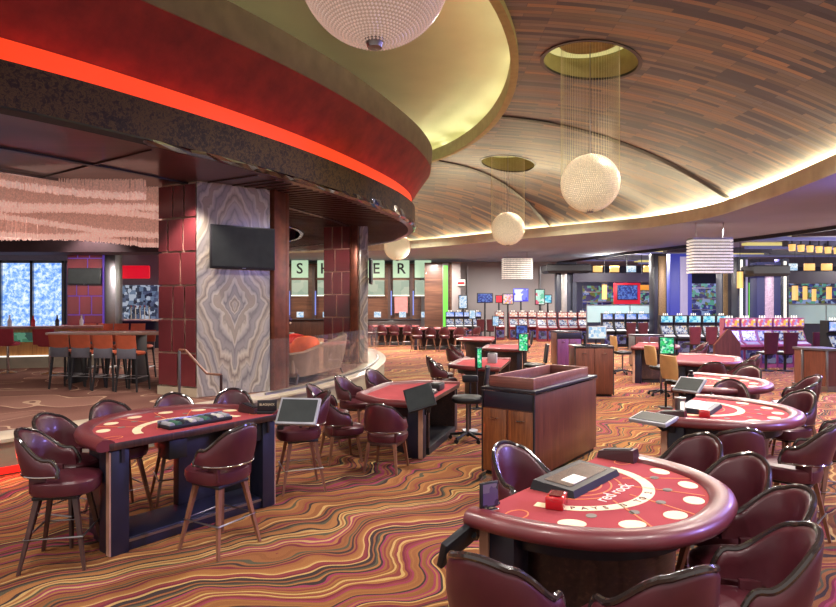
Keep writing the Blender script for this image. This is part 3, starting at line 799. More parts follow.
def make_office(backm):
    t = thing('dealer_chair', 'x', 'chair')
    g = MB()
    for k in range(5):
        a = 2*PI*k/5; g.cyl((0, 0, .12), (.28*math.cos(a), .28*math.sin(a), .075), .028, .018, n=8)
    g.build('star_base', M_BLACK, t)
    for k in range(5):
        a = 2*PI*k/5; MB().cyl((.28*math.cos(a)-.012, .28*math.sin(a), .032), (.28*math.cos(a)+.012, .28*math.sin(a), .032), .032, n=12).build('caster', M_PLASTIC, t)
    MB().cyl((0, 0, .1), (0, 0, .60), .025, n=12).build('gas_column', M_STEEL, t)
    seat_mesh(.68, .23, .09, 0).build('seat', M_BLACK, t)
    r = []
    for k in range(9):
        z = .70 + .44*k/8; w_ = .20 + .03*math.sin(PI*k/8); y = -.24 - .05*(k/8)
        r.append([(x*w_, y + yy*.030 - .03*(1-(abs(x))**2), z) for x, yy in (se(2*PI*i/20, 3) for i in range(20))])
    MB().loft(r).build('backrest', backm, t, smooth=50)
    MB().box((0, -.20, .66), (.06, .12, .03), bev=.006).build('back_bracket', M_BLACK, t)
    return t
M_TANV = mat('tan_vinyl', S(190, 148, 96), .5)
dealer_tan = Kind(lambda: make_office(M_TANV)); dealer_black = Kind(lambda: make_office(M_BLACK))

# ------------------------------------------------------------------ gaming tables
def dshape(w_, d, inset=0.0, n=36, e=2.25, st=.10):
    a = w_/2 - inset; bb = d - inset - st
    pts = [(a, 0.0)]
    for i in range(n+1):
        th = PI*i/n; x, y = se(th, e); pts.append((x*a, st + y*bb))
    pts.append((-a, 0.0))
    return pts
def trap(w_, d, inset=0.0, cut=.42):
    a = w_/2 - inset; dd = d - inset
    base = [(a, 0), (a, dd*.45), (a-.08, dd*.62), (a-cut, dd-.04), (a-cut-.12, dd), (-a+cut+.12, dd), (-a+cut, dd-.04), (-a+.08, dd*.62), (-a, dd*.45), (-a, 0)]
    return base
def gaming_table(label, loc, rz, W=1.85, D=1.2, H=.95, shape='d', skirt=True, prints=True, group='gaming tables', banner=False, detail=True):
    t = thing('gaming_table', label, 'table', loc, rz, group)
    f = dshape if shape == 'd' else trap
    inner = f(W, D, .12); outer = f(W, D, 0); mid = f(W, D, .07)
    MB().prism([(x, max(y, .0)) for x, y in f(W, D, .13)], H-.055, H-.004).build('felt_top', M_FELT, t, smooth=0)
    prof = [(.065, H-.052), (.075, H-.02), (.06, H+.014), (.02, H+.034), (-.035, H+.028), (-.075, H+.006), (-.08, H-.03), (-.05, H-.06), (.03, H-.066)]
    MB().sweep(mid, prof).build('padded_rail', M_RAIL, t, smooth=60)
    MB().box((0, .012, H-.036), (W-.2, .03, .062), bev=.004).build('dealer_edge', M_DKWOOD, t)
    # apron under the top
    MB().sweep(f(W, D, .20), [(0, H-.18), (0, H-.06), (-.03, H-.06), (-.03, H-.18)]).build('apron', M_BLACKLAM, t)
    for s_ in (-1, 1):
        x = s_*(W/2 - .20)
        MB().box((x, .13, (H-.08)/2), (.15, .22, H-.08), bev=.004).build('leg_panel', M_NAVY, t)
        MB().box((s_*(W/2 - .118), .055, (H-.08)/2), (.012, .06, H-.09)).build('edge_strip', M_EDGE, t, smooth=0)
    if skirt:
        p = f(W, D, .33); MB().sweep(p, [(0, .10), (0, H-.06), (-.04, H-.06), (-.04, .10)]).build('skirt', M_EBONYH, t, smooth=60)
        MB().prism(f(W, D, .36), 0, .10).build('kick_plinth', M_BLACK, t, smooth=0)
    else:
        MB().box((-.34*W, .50, (H-.08)/2), (.10, .5, H-.08), bev=.004).build('cabinet_panel', M_NAVY, t)
        MB().box((.22*W, .52, (H-.10)/2), (.42*W, .10, H-.10), bev=.004).build('cabinet_panel', M_BLACKLAM, t)
        MB().box((0, .30, .055), (W-.42, .5, .11), bev=.004).build('base_plinth', M_NAVY, t)
        MB().box((0, .045, .085), (W-.44, .012, .022)).build('plinth_strip', M_STEEL, t, smooth=0)
        MB().box((-.12*W, .14, H-.17), (.17, .2, .17), bev=.004).build('drop_box', M_PLASTIC, t)
        MB().box((.33*W, .14, H-.17), (.17, .2, .17), bev=.004).build('drop_box', M_PLASTIC, t)
    if prints:
        z0, z1 = H-.0038, H-.0015
        cc = [(-.80, .44), (-.56, .66), (-.2, .77), (.2, .77), (.56, .66), (.80, .44)] if shape == 'd' else []
        def mark(nm, m, poly):
            MB().prism(poly, z0, z1).build(nm, m, t, smooth=0)
        def line(nm, m, path, hw, loop=False):
            MB().sweep(path, [(hw, z0), (hw, z1), (-hw, z1), (-hw, z0)], loop=loop).build(nm, m, t, smooth=0)
        def oval(cx, cy, ra, rb2, tilt=0, n=24):
            ca, sa = math.cos(tilt), math.sin(tilt)
            return [(cx + ca*ra*math.cos(a) - sa*rb2*math.sin(a), cy + sa*ra*math.cos(a) + ca*rb2*math.sin(a)) for a in (2*PI*k/n for k in range(n))]
        for i, (u, v_) in enumerate(cc):
            cx, cy = u*W/2*.86, v_*D*1.02
            mark('betting_circle', M_CREAM, oval(cx, cy, .075, .058, math.atan2(cy, cx) + PI/2))
            if i < len(cc)-1:
                u2, v2 = cc[i+1]
                mark('round_marker', M_GREENP, oval((u+u2)/2*W/2*.74, (v_+v2)/2*D*.86, .035, .028))
            if 0 < i < len(cc)-1 and W > 0:
                p0 = Vector((u*W/2*.45, v_*D*.6)); p1 = Vector((u*W/2*1.0, v_*D*1.08)); dd = (p1-p0).normalized(); o_ = Vector((-dd.y, dd.x))*.11
                line('gold_line', M_GOLDP, [p0+o_, (p0+p1)/2+o_*1.05, p1+o_], .005)
        line('payout_banner', M_CREAM, [(math.sin(a)*.50*W/1.85, .12 + math.cos(a)*.50) for a in (math.radians(-82 + 164*k/24) for k in range(25))], .036)
        for k in range(3):
            r_ = .30 - .06*k
            line('gold_line', M_GOLDP, [(math.sin(a)*r_*1.1, .16 + math.cos(a)*r_) for a in (math.radians(-70 + 140*j/16) for j in range(17))], .005)
        for sx in (-1, 1):
            line('gold_line', M_GOLDP, oval(sx*W*.385, .2, .08, .055), .004, True)
        if banner:
            text_mesh('lettering', 'red rock', .12, mat('pale_lettering', S(236, 206, 196), .8), t, (0, .445, H-.002), (0, 0, PI), .0008)
            s_ = 'PAYS 3 TO 2'; 
            for i, ch in enumerate(s_):
                if ch == ' ': continue
                a = math.radians(58 - 7.2*i)
                text_mesh('lettering', ch, .058, M_PRINTD, t, (math.sin(a)*.50*W/1.85, .12 + math.cos(a)*.50, H-.0008), (0, 0, PI - a*.95), .0006, 1.0, .0015)
    return t
T1 = ((-2.0, 5.6), math.atan2(.783, .622)); T2 = ((.865, 3.955), math.atan2(-.753, -.659)); T3 = ((2.93, 6.74), math.atan2(-.80, -.60))
gaming_table('red felt card table with its open dealer side and navy leg panels facing the aisle', (T1[0][0], T1[0][1], 0), T1[1], W=1.92, D=1.25, skirt=False)
gaming_table('large red felt card table with printed lettering and chairs tucked along its front', (T2[0][0], T2[0][1], 0), T2[1], W=1.88, D=1.09, banner=True)
gaming_table('red felt card table with a black framed tray just past the lettered one', (T3[0][0], T3[0][1], 0), T3[1], W=1.88)
T4 = ((3.95, 9.0), math.atan2(-.85, -.52)); T5 = ((5.45, 12.7), math.atan2(-.89, -.46))
gaming_table('third red card table in the row between the framed tray table and the green monitor', (T4[0][0], T4[0][1], 0), T4[1], W=1.95)
gaming_table('angular red card table beside the green lit monitor', (T5[0][0], T5[0][1], 0), T5[1], W=2.2, D=1.25, shape='t', prints=False)
T6 = ((6.0, 16.6), math.atan2(-.9, -.43))
gaming_table('small distant red card table near the tan dealer chairs', (T6[0][0], T6[0][1], 0), T6[1], W=1.9, D=1.15, prints=False)
T7 = ((.38, 9.05), math.atan2(.95, .29))
gaming_table('low angular red table with four low armchairs and a tilted monitor', (T7[0][0], T7[0][1], 0), T7[1], W=2.25, D=1.2, H=.76, shape='t', prints=False)
T8 = ((1.95, 13.4), math.atan2(.95, .25))
gaming_table('low red table behind the wood cabinet with the raised rim', (T8[0][0], T8[0][1], 0), T8[1], W=2.3, D=1.2, H=.76, shape='t', prints=False)
gaming_table('far red table under the white lit monitor', (3.3, 18.3, 0), math.atan2(.97, .2), W=2.2, D=1.3, H=.76, shape='t', prints=False)
gaming_table('farther pink table behind the white lit monitor', (2.9, 22.8, 0), math.atan2(.97, .2), W=2.2, D=1.4, H=.76, shape='t', prints=False)
gaming_table('pink topped table lined with stools near the green light strip', (1.0, 27.2, 0), .05, W=2.6, D=1.3, H=.95, shape='t', prints=False, skirt=True)
gaming_table('pale topped table lined with stools before the cashier cage', (-1.2, 30.2, 0), .05, W=2.6, D=1.3, H=.95, shape='t', prints=False, skirt=True)

# ------------------------------------------------------------------ chairs at their tables
def F(x, y): return face((x, y))
st = 'stools at the card tables'
# first table
stool_d((-2.92, 4.9, 0), F(1, .2), 'burgundy stool with dark legs at the rounded corner of the open sided table', st)
stool_d((-3.16, 5.44, 0), F(.95, -.25), 'burgundy stool tucked directly behind the dark legged corner stool', st)
stool((-3.02, 6.04, 0), F(.75, -.66), 'stool at the end of the open sided table between two neighbours by the lounge step', st)
stool((-2.62, 6.52, 0), F(.5, -.85), 'stool behind the open sided table in front of the tiled column', st)
stool((-2.1, 6.85, 0), F(.35, -.93), 'stool behind the open sided table in front of the onyx face', st)
stool((-1.32, 6.85, 0), F(-.9, -.35), 'stool at the far end of the open sided table behind the tilted screen', st)
stool((-1.70, 5.2, 0), F(-.88, .5), 'brown legged stool alone on the dealer side of the open sided table', st)
# second table
stool((.40, 2.66, 0), F(.55, .83), 'stool back at the near end of the lettered table beside the hanging tablet', st)
stool((.97, 2.58, 0), F(-.35, .93), 'stool back squarely in front of the lettered table, second along its curve', st)
stool((1.50, 2.78, 0), F(-1, .2), 'turned stool at the lettered table showing its curved side, lowest of the aisle side chairs', st)
stool((1.82, 3.28, 0), F(-1, -.05), 'stool with open seat just behind the turned one at the lettered table', st)
stool((1.98, 3.9, 0), F(-.9, -.45), 'stool facing the lettered table across its widest curve', st)
stool((1.98, 4.5, 0), F(-.85, -.5), 'stool peeking over the far corner of the lettered table', st)
stool((.80, 4.14, 0), F(.6, -.8), 'violet lit dealer stool between the wood cabinet and the lettered table', st)
# third table
stool((2.68, 5.16, 0), F(.1, 1), 'stool seen from behind centred before the framed tray table', st)
stool((3.3, 5.25, 0), F(-.72, .7), 'stool seen from behind at the rounded side of the framed tray table', st)
stool((4.2, 6.0, 0), F(-.95, .2), 'stool cut by the picture edge beside the framed tray table', st)
stool((4.25, 6.9, 0), F(-.9, -.3), 'stool at the outer curve of the framed tray table', st)
stool((4.02, 7.75, 0), F(-.5, -.85), 'stool between the framed tray table and the third table of the row', st)
# fourth table
stool((4.85, 7.85, 0), F(-.7, .7), 'stool turned away at the near curve of the third table', st)
stool((5.35, 8.5, 0), F(-.95, .1), 'stool at the outer curve of the third table', st)
stool((5.2, 9.6, 0), F(-.8, -.6), 'stool over the far rail of the third table', st)
# fifth table
stool((5.2, 10.68, 0), F(.2, 1), 'blue lit stool before the angular table with the green monitor', st)
stool((5.85, 11.0, 0), F(-.3, .95), 'blue lit stool at the pointed corner of the angular table', st)
stool((6.55, 12.1, 0), F(-.9, .2), 'stool at the outer side of the angular table', st)
stool((7.3, 15.8, 0), F(-.9, .1), 'distant stool beside the small far card table', st)
# low table
lo = 'low armchairs at the low tables'
low((-1.04, 8.05, 0), F(.9, .45), 'red lit low armchair in profile at the low angular table', lo)
low((-.40, 7.62, 0), F(.3, .95), 'low armchair seen from behind before the low angular table', lo)
low((-1.36, 9.1, 0), F(1, -.1), 'low armchair mostly hidden behind the red lit one', lo)
low((-1.08, 10.1, 0), F(.95, -.35), 'low armchair behind the long straight side of the low angular table', lo)
low((-.66, 11.0, 0), F(.8, -.6), 'low armchair at the far corner of the low angular table by the marble edge', lo)
low((.55, 13.1, 0), F(.95, .1), 'low armchair in front of the red table behind the cabinet', lo)
low((.52, 14.1, 0), F(.95, .0), 'low armchair behind another by the red table behind the cabinet', lo)
low((1.1, 16.6, 0), F(.9, .3), 'dark low armchair in the aisle before the far red tables', lo)
low((1.3, 18.2, 0), F(.95, 0), 'low armchair beside the far red table under the lit monitor', lo)
fs = 'far stools by the cashier'
far = [(-.05, 26.2, F(.2, 1), 'far stool at the near corner of the pink topped table'), (.55, 26.3, F(0, 1), 'far stool second along the pink topped table'),
       (1.15, 26.2, F(0, 1), 'far stool third along the pink topped table showing pale legs'), (1.8, 26.4, F(-.1, 1), 'far stool fourth along the pink topped table'), (2.5, 26.8, F(-.6, .8), 'far stool at the outer end of the pink topped table'),
       (-2.3, 29.2, F(.3, 1), 'far stool at the column end of the pale topped table'), (-1.75, 29.1, F(.1, 1), 'far stool second along the pale topped table'),
       (-1.15, 29.0, F(0, 1), 'far stool third along the pale topped table'), (-.5, 29.2, F(-.2, 1), 'far stool at the last place of the pale topped table')]
for x, y, r, l in far: stool((x, y, 0), r, l, fs)
# dealers' chairs
dc = 'swivel chairs in the pit'
dealer_tan((4.9, 11.2, 0), F(.9, .3), 'tan backed swivel chair by the tilted monitor of the third table', dc)
dealer_tan((5.55, 13.7, 0), F(.95, .2), 'tan backed swivel chair before the green monitor', dc)
dealer_tan((6.1, 17.9, 0), F(.95, .1), 'tan backed swivel chair beside the computer cabinet', dc)
dealer_black((.76, 9.2, 0), F(-1, .1), 'black swivel chair on casters at the low angular table', dc)
dealer_black((2.75, 14.2, 0), F(-1, .1), 'black swivel chair behind the wood cabinet', dc)
dealer_black((3.6, 20.5, 0), F(-1, .1), 'black swivel chair among the far tables', dc)
# ------------------------------------------------------------------ cabinets in the pit
def cabinet(label, loc, rz, W, D, H, wood_f, wood_s, rim=False, recess=True, group='pit cabinets'):
    """front (doors) faces local -y"""
    t = thing('pit_cabinet', label, 'cabinet', loc, rz, group)
    MB().box((0, 0, H/2+.02), (W, D, H-.06), bev=.004).build('carcass', wood_s, t)
    MB().box((0, 0, .03), (W-.06, D-.06, .06)).build('plinth', M_BLACK, t, smooth=0)
    dh = H - (.30 if recess else .10)
    if recess: MB().box((0, -D/2-.004, H-.125), (W-.04, .02, .20), bev=.003).build('dark_panel', M_NAVY, t)
    for s in (-1, 1):
        d = MB().box((s*W/4, -D/2-.008, .06+dh/2), (W/2-.03, .022, dh), bev=.003).build('door', wood_f, t)
        MB().tube([(s*W/4-.05, -D/2-.02, dh-.05), (s*W/4-.04, -D/2-.045, dh-.05), (s*W/4+.04, -D/2-.045, dh-.05), (s*W/4+.05, -D/2-.02, dh-.05)], .008, 6).build('handle', M_CHROME, d)
    for s in (-1, 1): MB().box((s*(W/2-.005), -D/2-.004, H/2), (.02, .03, H-.06)).build('edge_post', M_BLACK, t, smooth=0)
    MB().box((0, 0, H), (W+.03, D+.03, .035), bev=.006).build('countertop', M_BLACKLAM, t)
    MB().box((0, 0, H-.022), (W+.034, D+.034, .012)).build('chrome_edge', M_CHROME, t, smooth=0)
    if rim:
        g = MB(); h = .13
        for c_, d_ in (((0, -D/2+.10, 0), (W-.10, .05)), ((-W/2+.075, -.04, 0), (.05, D-.30)), ((W/2-.075, -.04, 0), (.05, D-.30)), ((0, D/2-.20, 0), (W-.10, .05))):
            g.box((c_[0], c_[1], H+.0175+h/2), (d_[0], d_[1], h), bev=.004)
        g.build('raised_rim', M_PODRIM, t)
    return t
pr = math.atan2(-.55, .835)   # front edge runs from the left corner to the middle corner
ax = Vector((math.cos(-.55), math.sin(-.55)))
# corners on the floor: left (.80,7.42), middle (1.36,7.0), far (2.53,8.6)
fx = Vector((1.36-.80, 7.0-7.42)); Wc = fx.length; fx.normalize(); fy = Vector((-fx.y, fx.x)); Dc = 1.98
cc_ = Vector((.80, 7.42)) + fx*Wc/2 + fy*Dc/2
cabinet('large wooden pit cabinet with a raised rim on its dark top', (cc_.x, cc_.y, 0), math.atan2(fx.y, fx.x), Wc, Dc, 1.06, M_ZEBRA, M_PODSIDE, True)
c2 = cabinet('dark two door cabinet carrying a computer screen beyond the rimmed cabinet', (4.0, 13.9, 0), -.06, .86, .7, 1.12, M_PODSIDE, M_PODSIDE, False, False)
cabinet('violet lit wooden cabinet standing behind the computer cabinet', (5.0, 20.3, 0), .05, .82, .75, 1.16, wood('wood_with_violet_light', [(.3, S(84, 44, 84)), (.6, S(112, 62, 104)), (.75, S(126, 76, 116))], 1.2, 'z'), M_PODSIDE, False)  # violet light on the doors is put into the wood colour
cabinet('small lit front cabinet before the blue screened machines', (7.6, 20.0, 0), .0, .95, .6, 1.05, M_PODSIDE, M_STEEL, False, False)
# aisle bin-like cabinet at the edge of the slot floor
t = thing('valet_stand', 'wooden stand with pale metal corners near the slot machines', 'stand', (9.75, 14.7, 0), -.05)
MB().prism([(-.32, 0), (0, -.42), (.36, -.30), (.36, .35), (-.32, .35)], .12, .97).build('body', M_PODSIDE, t, smooth=0)
MB().prism([(-.36, -.02), (0, -.47), (.41, -.33), (.41, .39), (-.36, .39)], 0, .12).build('base', M_STEEL, t, smooth=0)
MB().prism([(-.35, -.02), (0, -.46), (.40, -.33), (.40, .38), (-.35, .38)], .97, 1.02).build('top', M_STEEL, t, smooth=0)
for x, y in ((0, -.43), (.37, -.31), (-.33, -.01)):
    MB().box((x, y, .545), (.045, .045, .85), bev=.004).build('corner_post', M_STEEL, t)

# ------------------------------------------------------------------ things on and around the tables
def at(T, lx, ly, z=.9475):
    (ox, oy), r = T; return (ox + math.cos(r)*lx - math.sin(r)*ly, oy + math.sin(r)*lx + math.cos(r)*ly, z)
M_CHIPS = [mat('chip_' + n_, c_, .5) for n_, c_ in (('grey', S(150, 150, 156)), ('green', S(70, 110, 90)), ('black', S(50, 50, 58)), ('white', S(214, 208, 200)))]
def chip_tray(label, T, lx, ly, L=.62, w_=.2):
    p_ = at(T, lx, ly); t = thing('chip_tray', label, 'chip tray', p_, T[1], 'chip trays')
    MB().box((0, 0, .018), (L, w_, .036), bev=.006).build('tray', M_PLASTIC, t)
    g = MB()
    for k in range(9):
        x = -L/2 + L*(k+.5)/9; g.mi = k % 4
        g.cyl((x, -w_/2+.02, .036), (x, w_/2-.02, .036), .026, n=10)
    g.build('chip_rows', M_CHIPS, t)
    MB().box((0, w_/2, .03), (L+.02, .012, .07), bev=.003).build('tray_lip', M_STEEL, t)
    return t
def framed_tray(label, T, lx, ly, L=.62, w_=.34, scr=None):
    p_ = at(T, lx, ly); t = thing('framed_tray', label, 'chip tray', p_, T[1], 'framed chip trays')
    MB().hexa([(-L/2, -w_/2, 0), (L/2, -w_/2, 0), (L/2, w_/2, 0), (-L/2, w_/2, 0)], [(-L/2+.015, -w_/2+.015, .058), (L/2-.015, -w_/2+.015, .058), (L/2-.015, w_/2-.015, .04), (-L/2+.015, w_/2-.015, .04)]).build('frame', M_PLASTIC, t, smooth=0)
    a = math.atan2(-.018, w_-.03)
    MB().box((0, 0, .050), (L-.14, w_-.12, .004), rx=a).build('display', mat('sepia_display', S(84, 66, 58), .25, coat=.3, var=.5, vs=18), t, smooth=0)
    MB().box((L*.18, .04, .0505), (.17, .09, .006), rx=a).build('white_card', mat('card_white', S(228, 220, 206), .5), t, smooth=0)
    return t
chip_tray('open black chip tray on the open sided table', T1, .05, .20, .66, .2)
framed_tray('black framed tray with a lit card on the lettered table', T2, -.05, .17, .66, .30)
framed_tray('black framed tray on the second table of the row', T3, .1, .24, .62, .34)
def red_shoe(label, T, lx, ly, s=1.0):
    t = thing('discard_holder', label, 'card holder', at(T, lx, ly), T[1] + .3, 'red card holders')
    MB().box((0, 0, .034*s), (.15*s, .10*s, .068*s), bev=.006).build('box', mat('red_acrylic', S(176, 24, 34), .12, coat=.6), t)
    MB().box((0, 0, .072*s), (.10*s, .065*s, .008*s)).build('lid', mat('dark_red_acrylic', S(96, 14, 22), .15, coat=.5), t, smooth=0)
    return t
red_shoe('red acrylic card holder on the lettered table', T2, .46, .30)
red_shoe('red acrylic card holder beside the framed tray of the second table', T3, .5, .36)
red_shoe('red acrylic card holder on the third table of the row', T4, .35, .25, 1.2)
def shoe(label, T, lx, ly):
    t = thing('card_shoe', label, 'card shoe', at(T, lx, ly), T[1] + PI/2, 'card shoes')
    MB().hexa([(-.14, -.06, 0), (.14, -.06, 0), (.14, .06, 0), (-.14, .06, 0)], [(-.13, -.05, .05), (.13, -.05, .09), (.13, .05, .09), (-.13, .05, .05)]).build('case', mat('dark_maroon_plastic', S(60, 28, 32), .35), t, smooth=0)
    MB().box((.0, 0, .073), (.2, .07, .008), ry=-.15).build('lid', M_PLASTIC, t, smooth=0)
    return t
shoe('dark card shoe at the far corner of the lettered table', T2, -.78, .14)
shoe('dark card shoe at the near corner of the second table in the row', T3, .80, .12)
shoe('small dark card shoe on the open sided table beside its sign', T1, .74, .30)
def sign(label, loc, rz, lines, w_=.17, h_=.085, col=None, txt=None):
    t = thing('table_sign', label, 'sign', loc, rz, 'table signs')
    MB().box((0, 0, .012), (w_, .07, .024), bev=.004).build('foot', M_BLACK, t)
    MB().box((0, 0, .02+h_/2), (w_, .016, h_), bev=.004).build('plate', col or M_BLACK, t)
    for i, s_ in enumerate(lines):
        text_mesh('lettering', s_, .034, txt or M_CREAM, t, (0, -.0085, .02 + h_*.62 - i*.034), (PI/2, 0, 0), .0006, .85)
    return t
p_ = at(T1, .80, .10); sign('small black table sign with white lettering on the open sided table', p_, .1, ['BLACKJACK'], .2, .12)
# picture card stand at the corner of the lettered table
p_ = at(T2, .80, .07); t = thing('picture_stand', 'small violet picture card stand at the corner of the lettered table', 'sign', p_, .5)
MB().box((0, 0, .012), (.10, .06, .024), bev=.004).build('foot', M_CHROME, t)
MB().box((0, 0, .10), (.12, .014, .14), bev=.003).build('frame', M_BLACK, t)
MB().box((.005, -.009, .10), (.10, .004, .12)).build('picture', screen('violet_picture', [S(110, 80, 140), S(60, 40, 90), S(40, 34, 60), S(150, 120, 160)], .4, 20), t, smooth=0)
MB().lathe([(.001, 0), (.042, .0), (.045, .03), (.03, .075), (.001, .09)], 16, (.03, .06, .10)).build('dome', M_GLASS, t)
MB().cyl((.03, .06, 0), (.03, .06, .10), .012, n=8).build('dome_stem', M_CHROME, t)
# glass disc holder / steel cylinder next to the framed tray of the second table
t = thing('steel_canister', 'steel canister lit white beside the framed tray', 'canister', at(T3, .62, .16))
MB().lathe([(.001, 0), (.05, 0), (.05, .17), (.055, .175), (.055, .19), (.001, .195)], 18).build('body', M_STEEL, t)
MB().box((0, -.052, .09), (.04, .006, .13)).build('lit_window', M_WHITEL, t, smooth=0)
for (T, lx, ly, l) in ((T4, .55, .2, 'short black canister on the third table'), ):
    t = thing('canister', l, 'canister', at(T, lx, ly)); MB().lathe([(.001, 0), (.04, 0), (.04, .16), (.001, .17)], 14).build('body', M_BLACK, t); MB().lathe([(.001, .165), (.03, .168), (.03, .21), (.001, .215)], 12).build('cap', M_PLASTIC, t)
def monitor(label, base, scr_c, normal, w_=.40, h_=.30, scr=None, roll=0, bezel=None, group='dealer monitors', up=None):
    """flat panel at scr_c facing normal, on a bent arm that starts at base"""
    n_ = Vector(normal).normalized(); c_ = Vector(scr_c); b_ = Vector(base)
    t = thing('monitor', label, 'monitor', base, 0, group)
    z = n_; x = Vector((0, 0, 1)).cross(z) if up is None else Vector(up).cross(z); x.normalize(); y = z.cross(x)
    R = Matrix((x, y, z)).transposed().to_4x4() @ Matrix.Rotation(roll, 4, 'Z')
    e = R.to_euler()
    MB().box((0, 0, -.02), (w_, h_, .04), bev=.01).build('casing', bezel or M_PLASTIC, t, loc=c_-b_, rot=e)
    MB().box((0, 0, .002), (w_-.05, h_-.05, .004)).build('screen', scr or M_SCROFF, t, loc=c_-b_, rot=e, smooth=0)
    back = c_ - b_ - n_*.045
    MB().tube([(0, 0, 0), tuple(Vector((0, 0, 0)).lerp(back, .45) + Vector((0, 0, -.05))), tuple(back)], .018, 8).build('arm', M_PLASTIC, t)
    MB().box((0, 0, 0), (.06, .06, .09), bev=.008).build('bracket', M_BLACK, t)
    return t
M_GSCR = screen('green_screen', [S(60, 220, 120), S(120, 240, 180), S(30, 150, 110), S(200, 250, 220), S(40, 190, 150)], 1.0, 22)
M_WSCR = screen('white_screen', [S(220, 236, 246), S(180, 214, 240), S(240, 244, 246), S(150, 190, 230)], 1.0, 16)
M_BSCR = screen('blue_screen', [S(60, 90, 190), S(40, 60, 140), S(90, 130, 220)], .8, 14)
M_LBEZ = mat('grey_bezel', S(150, 150, 156), .3)
monitor('tilted dark screen with a pale bezel at the end of the open sided table', (-1.40, 6.12, .86), (-1.20, 6.0, 1.03), (-.1, -.75, .62), .42, .30, None, 0, M_LBEZ)
monitor('long dark tablet hanging under the corner of the lettered table', (.34, 3.42, .84), (.27, 3.31, .85), (-.75, .55, .35), .16, .52, None, 0, None, up=(.66, .75, .2))
monitor('flat grey tablet on an arm at the dealer corner of the second table', (2.52, 5.98, .86), (2.34, 5.97, .97), (-.15, -.12, .98), .40, .26, None, 0, M_LBEZ)
monitor('tilted black screen at the dealer corner of the third table', (3.62, 8.2, .88), (3.50, 7.75, 1.06), (-.5, -.35, .75), .36, .26, None, 0, M_LBEZ)
monitor('tilted dark monitor mounted on the low angular table', (.14, 7.95, .70), (.02, 7.82, .88), (-.15, -.78, .55), .38, .34, None, .35, M_PLASTIC)
# ceiling of the pit: screens on poles
def pole_screen(label, loc, rz, zc, w_, h_, scr, base_z=0.0, group='lit screens on posts'):
    t = thing('post_screen', label, 'screen', loc, rz, group)
    MB().cyl((0, .06, base_z), (0, .06, zc), .022, n=8).build('post', M_BLACK, t)
    MB().box((0, .06, base_z+.01), (.24, .2, .02), bev=.004).build('foot', M_BLACK, t)
    MB().box((0, 0, zc), (w_, .06, h_), bev=.008).build('casing', M_PLASTIC, t)
    MB().box((0, -.033, zc), (w_-.05, .006, h_-.05)).build('screen', scr, t, smooth=0)
    return t
pole_screen('green lit screen on a post at the angular table', (4.98, 12.02, 0), -.15, 1.26, .30, .36, M_GSCR)
pole_screen('slim dark green screen on a post in front of the red table behind the cabinet', (1.20, 11.9, 0), .5, 1.02, .14, .42, M_GSCR)
pole_screen('green lit screen beside the blue backed one above the rimmed cabinet', (2.55, 14.5, 0), -.3, 1.16, .24, .44, M_GSCR)
pole_screen('blue panel on a post behind the green screen', (2.9, 16.8, 0), 0, 1.30, .34, .40, M_BSCR)
pole_screen('white lit screen on a post over the far red tables', (2.65, 20.5, 0), 0, 1.50, .24, .36, M_WSCR)
pole_screen('small white screen on a post before the slot bank', (2.4, 26.5, 0), 0, 1.62, .30, .40, M_WSCR)
# computer on the dark cabinet
t = thing('computer', 'computer with a white lit screen on the dark two door cabinet', 'computer', (4.12, 13.85, 1.138), -.15)
MB().box((0, .05, .012), (.24, .16, .024), bev=.004).build('foot', M_PLASTIC, t)
MB().cyl((0, .08, .02), (0, .08, .2), .02, n=8).build('stem', M_PLASTIC, t)
MB().box((.02, .04, .29), (.42, .04, .30), bev=.008).build('casing', M_LBEZ, t)
MB().box((.02, .017, .29), (.38, .006, .26)).build('screen', M_WSCR, t, smooth=0)
t = thing('keyboard', 'black keyboard in front of the computer on the dark cabinet', 'keyboard', (4.14, 13.66, 1.138), -.1)
MB().box((0, 0, .012), (.36, .13, .022), bev=.004).build('case', M_PLASTIC, t); MB().box((0, .005, .025), (.33, .10, .008)).build('key_block', M_LBEZ, t, smooth=0)
t = thing('desk_phone', 'black upright phone beside the computer', 'phone', (3.83, 13.7, 1.138), .4)
MB().box((0, 0, .02), (.14, .16, .04), bev=.006).build('base', M_BLACK, t); MB().box((0, .03, .14), (.05, .05, .24), bev=.012).build('handset', M_BLACK, t)

# ------------------------------------------------------------------ slot machines
def make_slot(top_m, low_m, body_m, art_m):
    t = thing('slot_machine', 'x', 'slot machine')
    # side profile in (y,z), front is -y
    side = [(-.30, 0), (-.30, .62), (-.40, .70), (-.40, .76), (-.16, .84), (.02, 1.22), (.02, 1.27), (-.04, 1.30), (-.04, 1.62), (.25, 1.62), (.25, 0)]
    g = MB(); W = .515
    g.hexa([(-W/2, y, z) for y, z in side], [(W/2, y, z) for y, z in side]); g.build('cabinet', body_m, t, smooth=0)
    MB().box((0, -.052, 1.46), (W-.06, .02, .25), bev=.004).build('top_screen', top_m, t, smooth=0)
    MB().box((0, -.055, 1.325), (W-.02, .03, .03), bev=.004).build('lit_strip', art_m, t, smooth=0)
    a = math.atan2(.38, .18) - PI/2
    MB().box((0, -.085, 1.035), (W-.08, .02, .34), rx=-.44, bev=.004).build('main_screen', low_m, t, smooth=0)
    MB().box((0, -.285, .805), (W-.08, .20, .02), rx=.32, bev=.004).build('button_deck', M_LBEZ, t, smooth=0)
    MB().box((0, -.308, .36), (W-.06, .016, .44), bev=.003).build('art_panel', art_m, t, smooth=0)
    MB().cyl((0, -.312, .40), (0, -.325, .40), .11, n=20).build('emblem', M_NAVY, t, smooth=20)
    for x in (-.08, 0, .08): MB().cyl((x, .1, 1.62), (x, .1, 1.70), .022, .016, n=8).build('lamp', M_WHITEL, t)
    return t
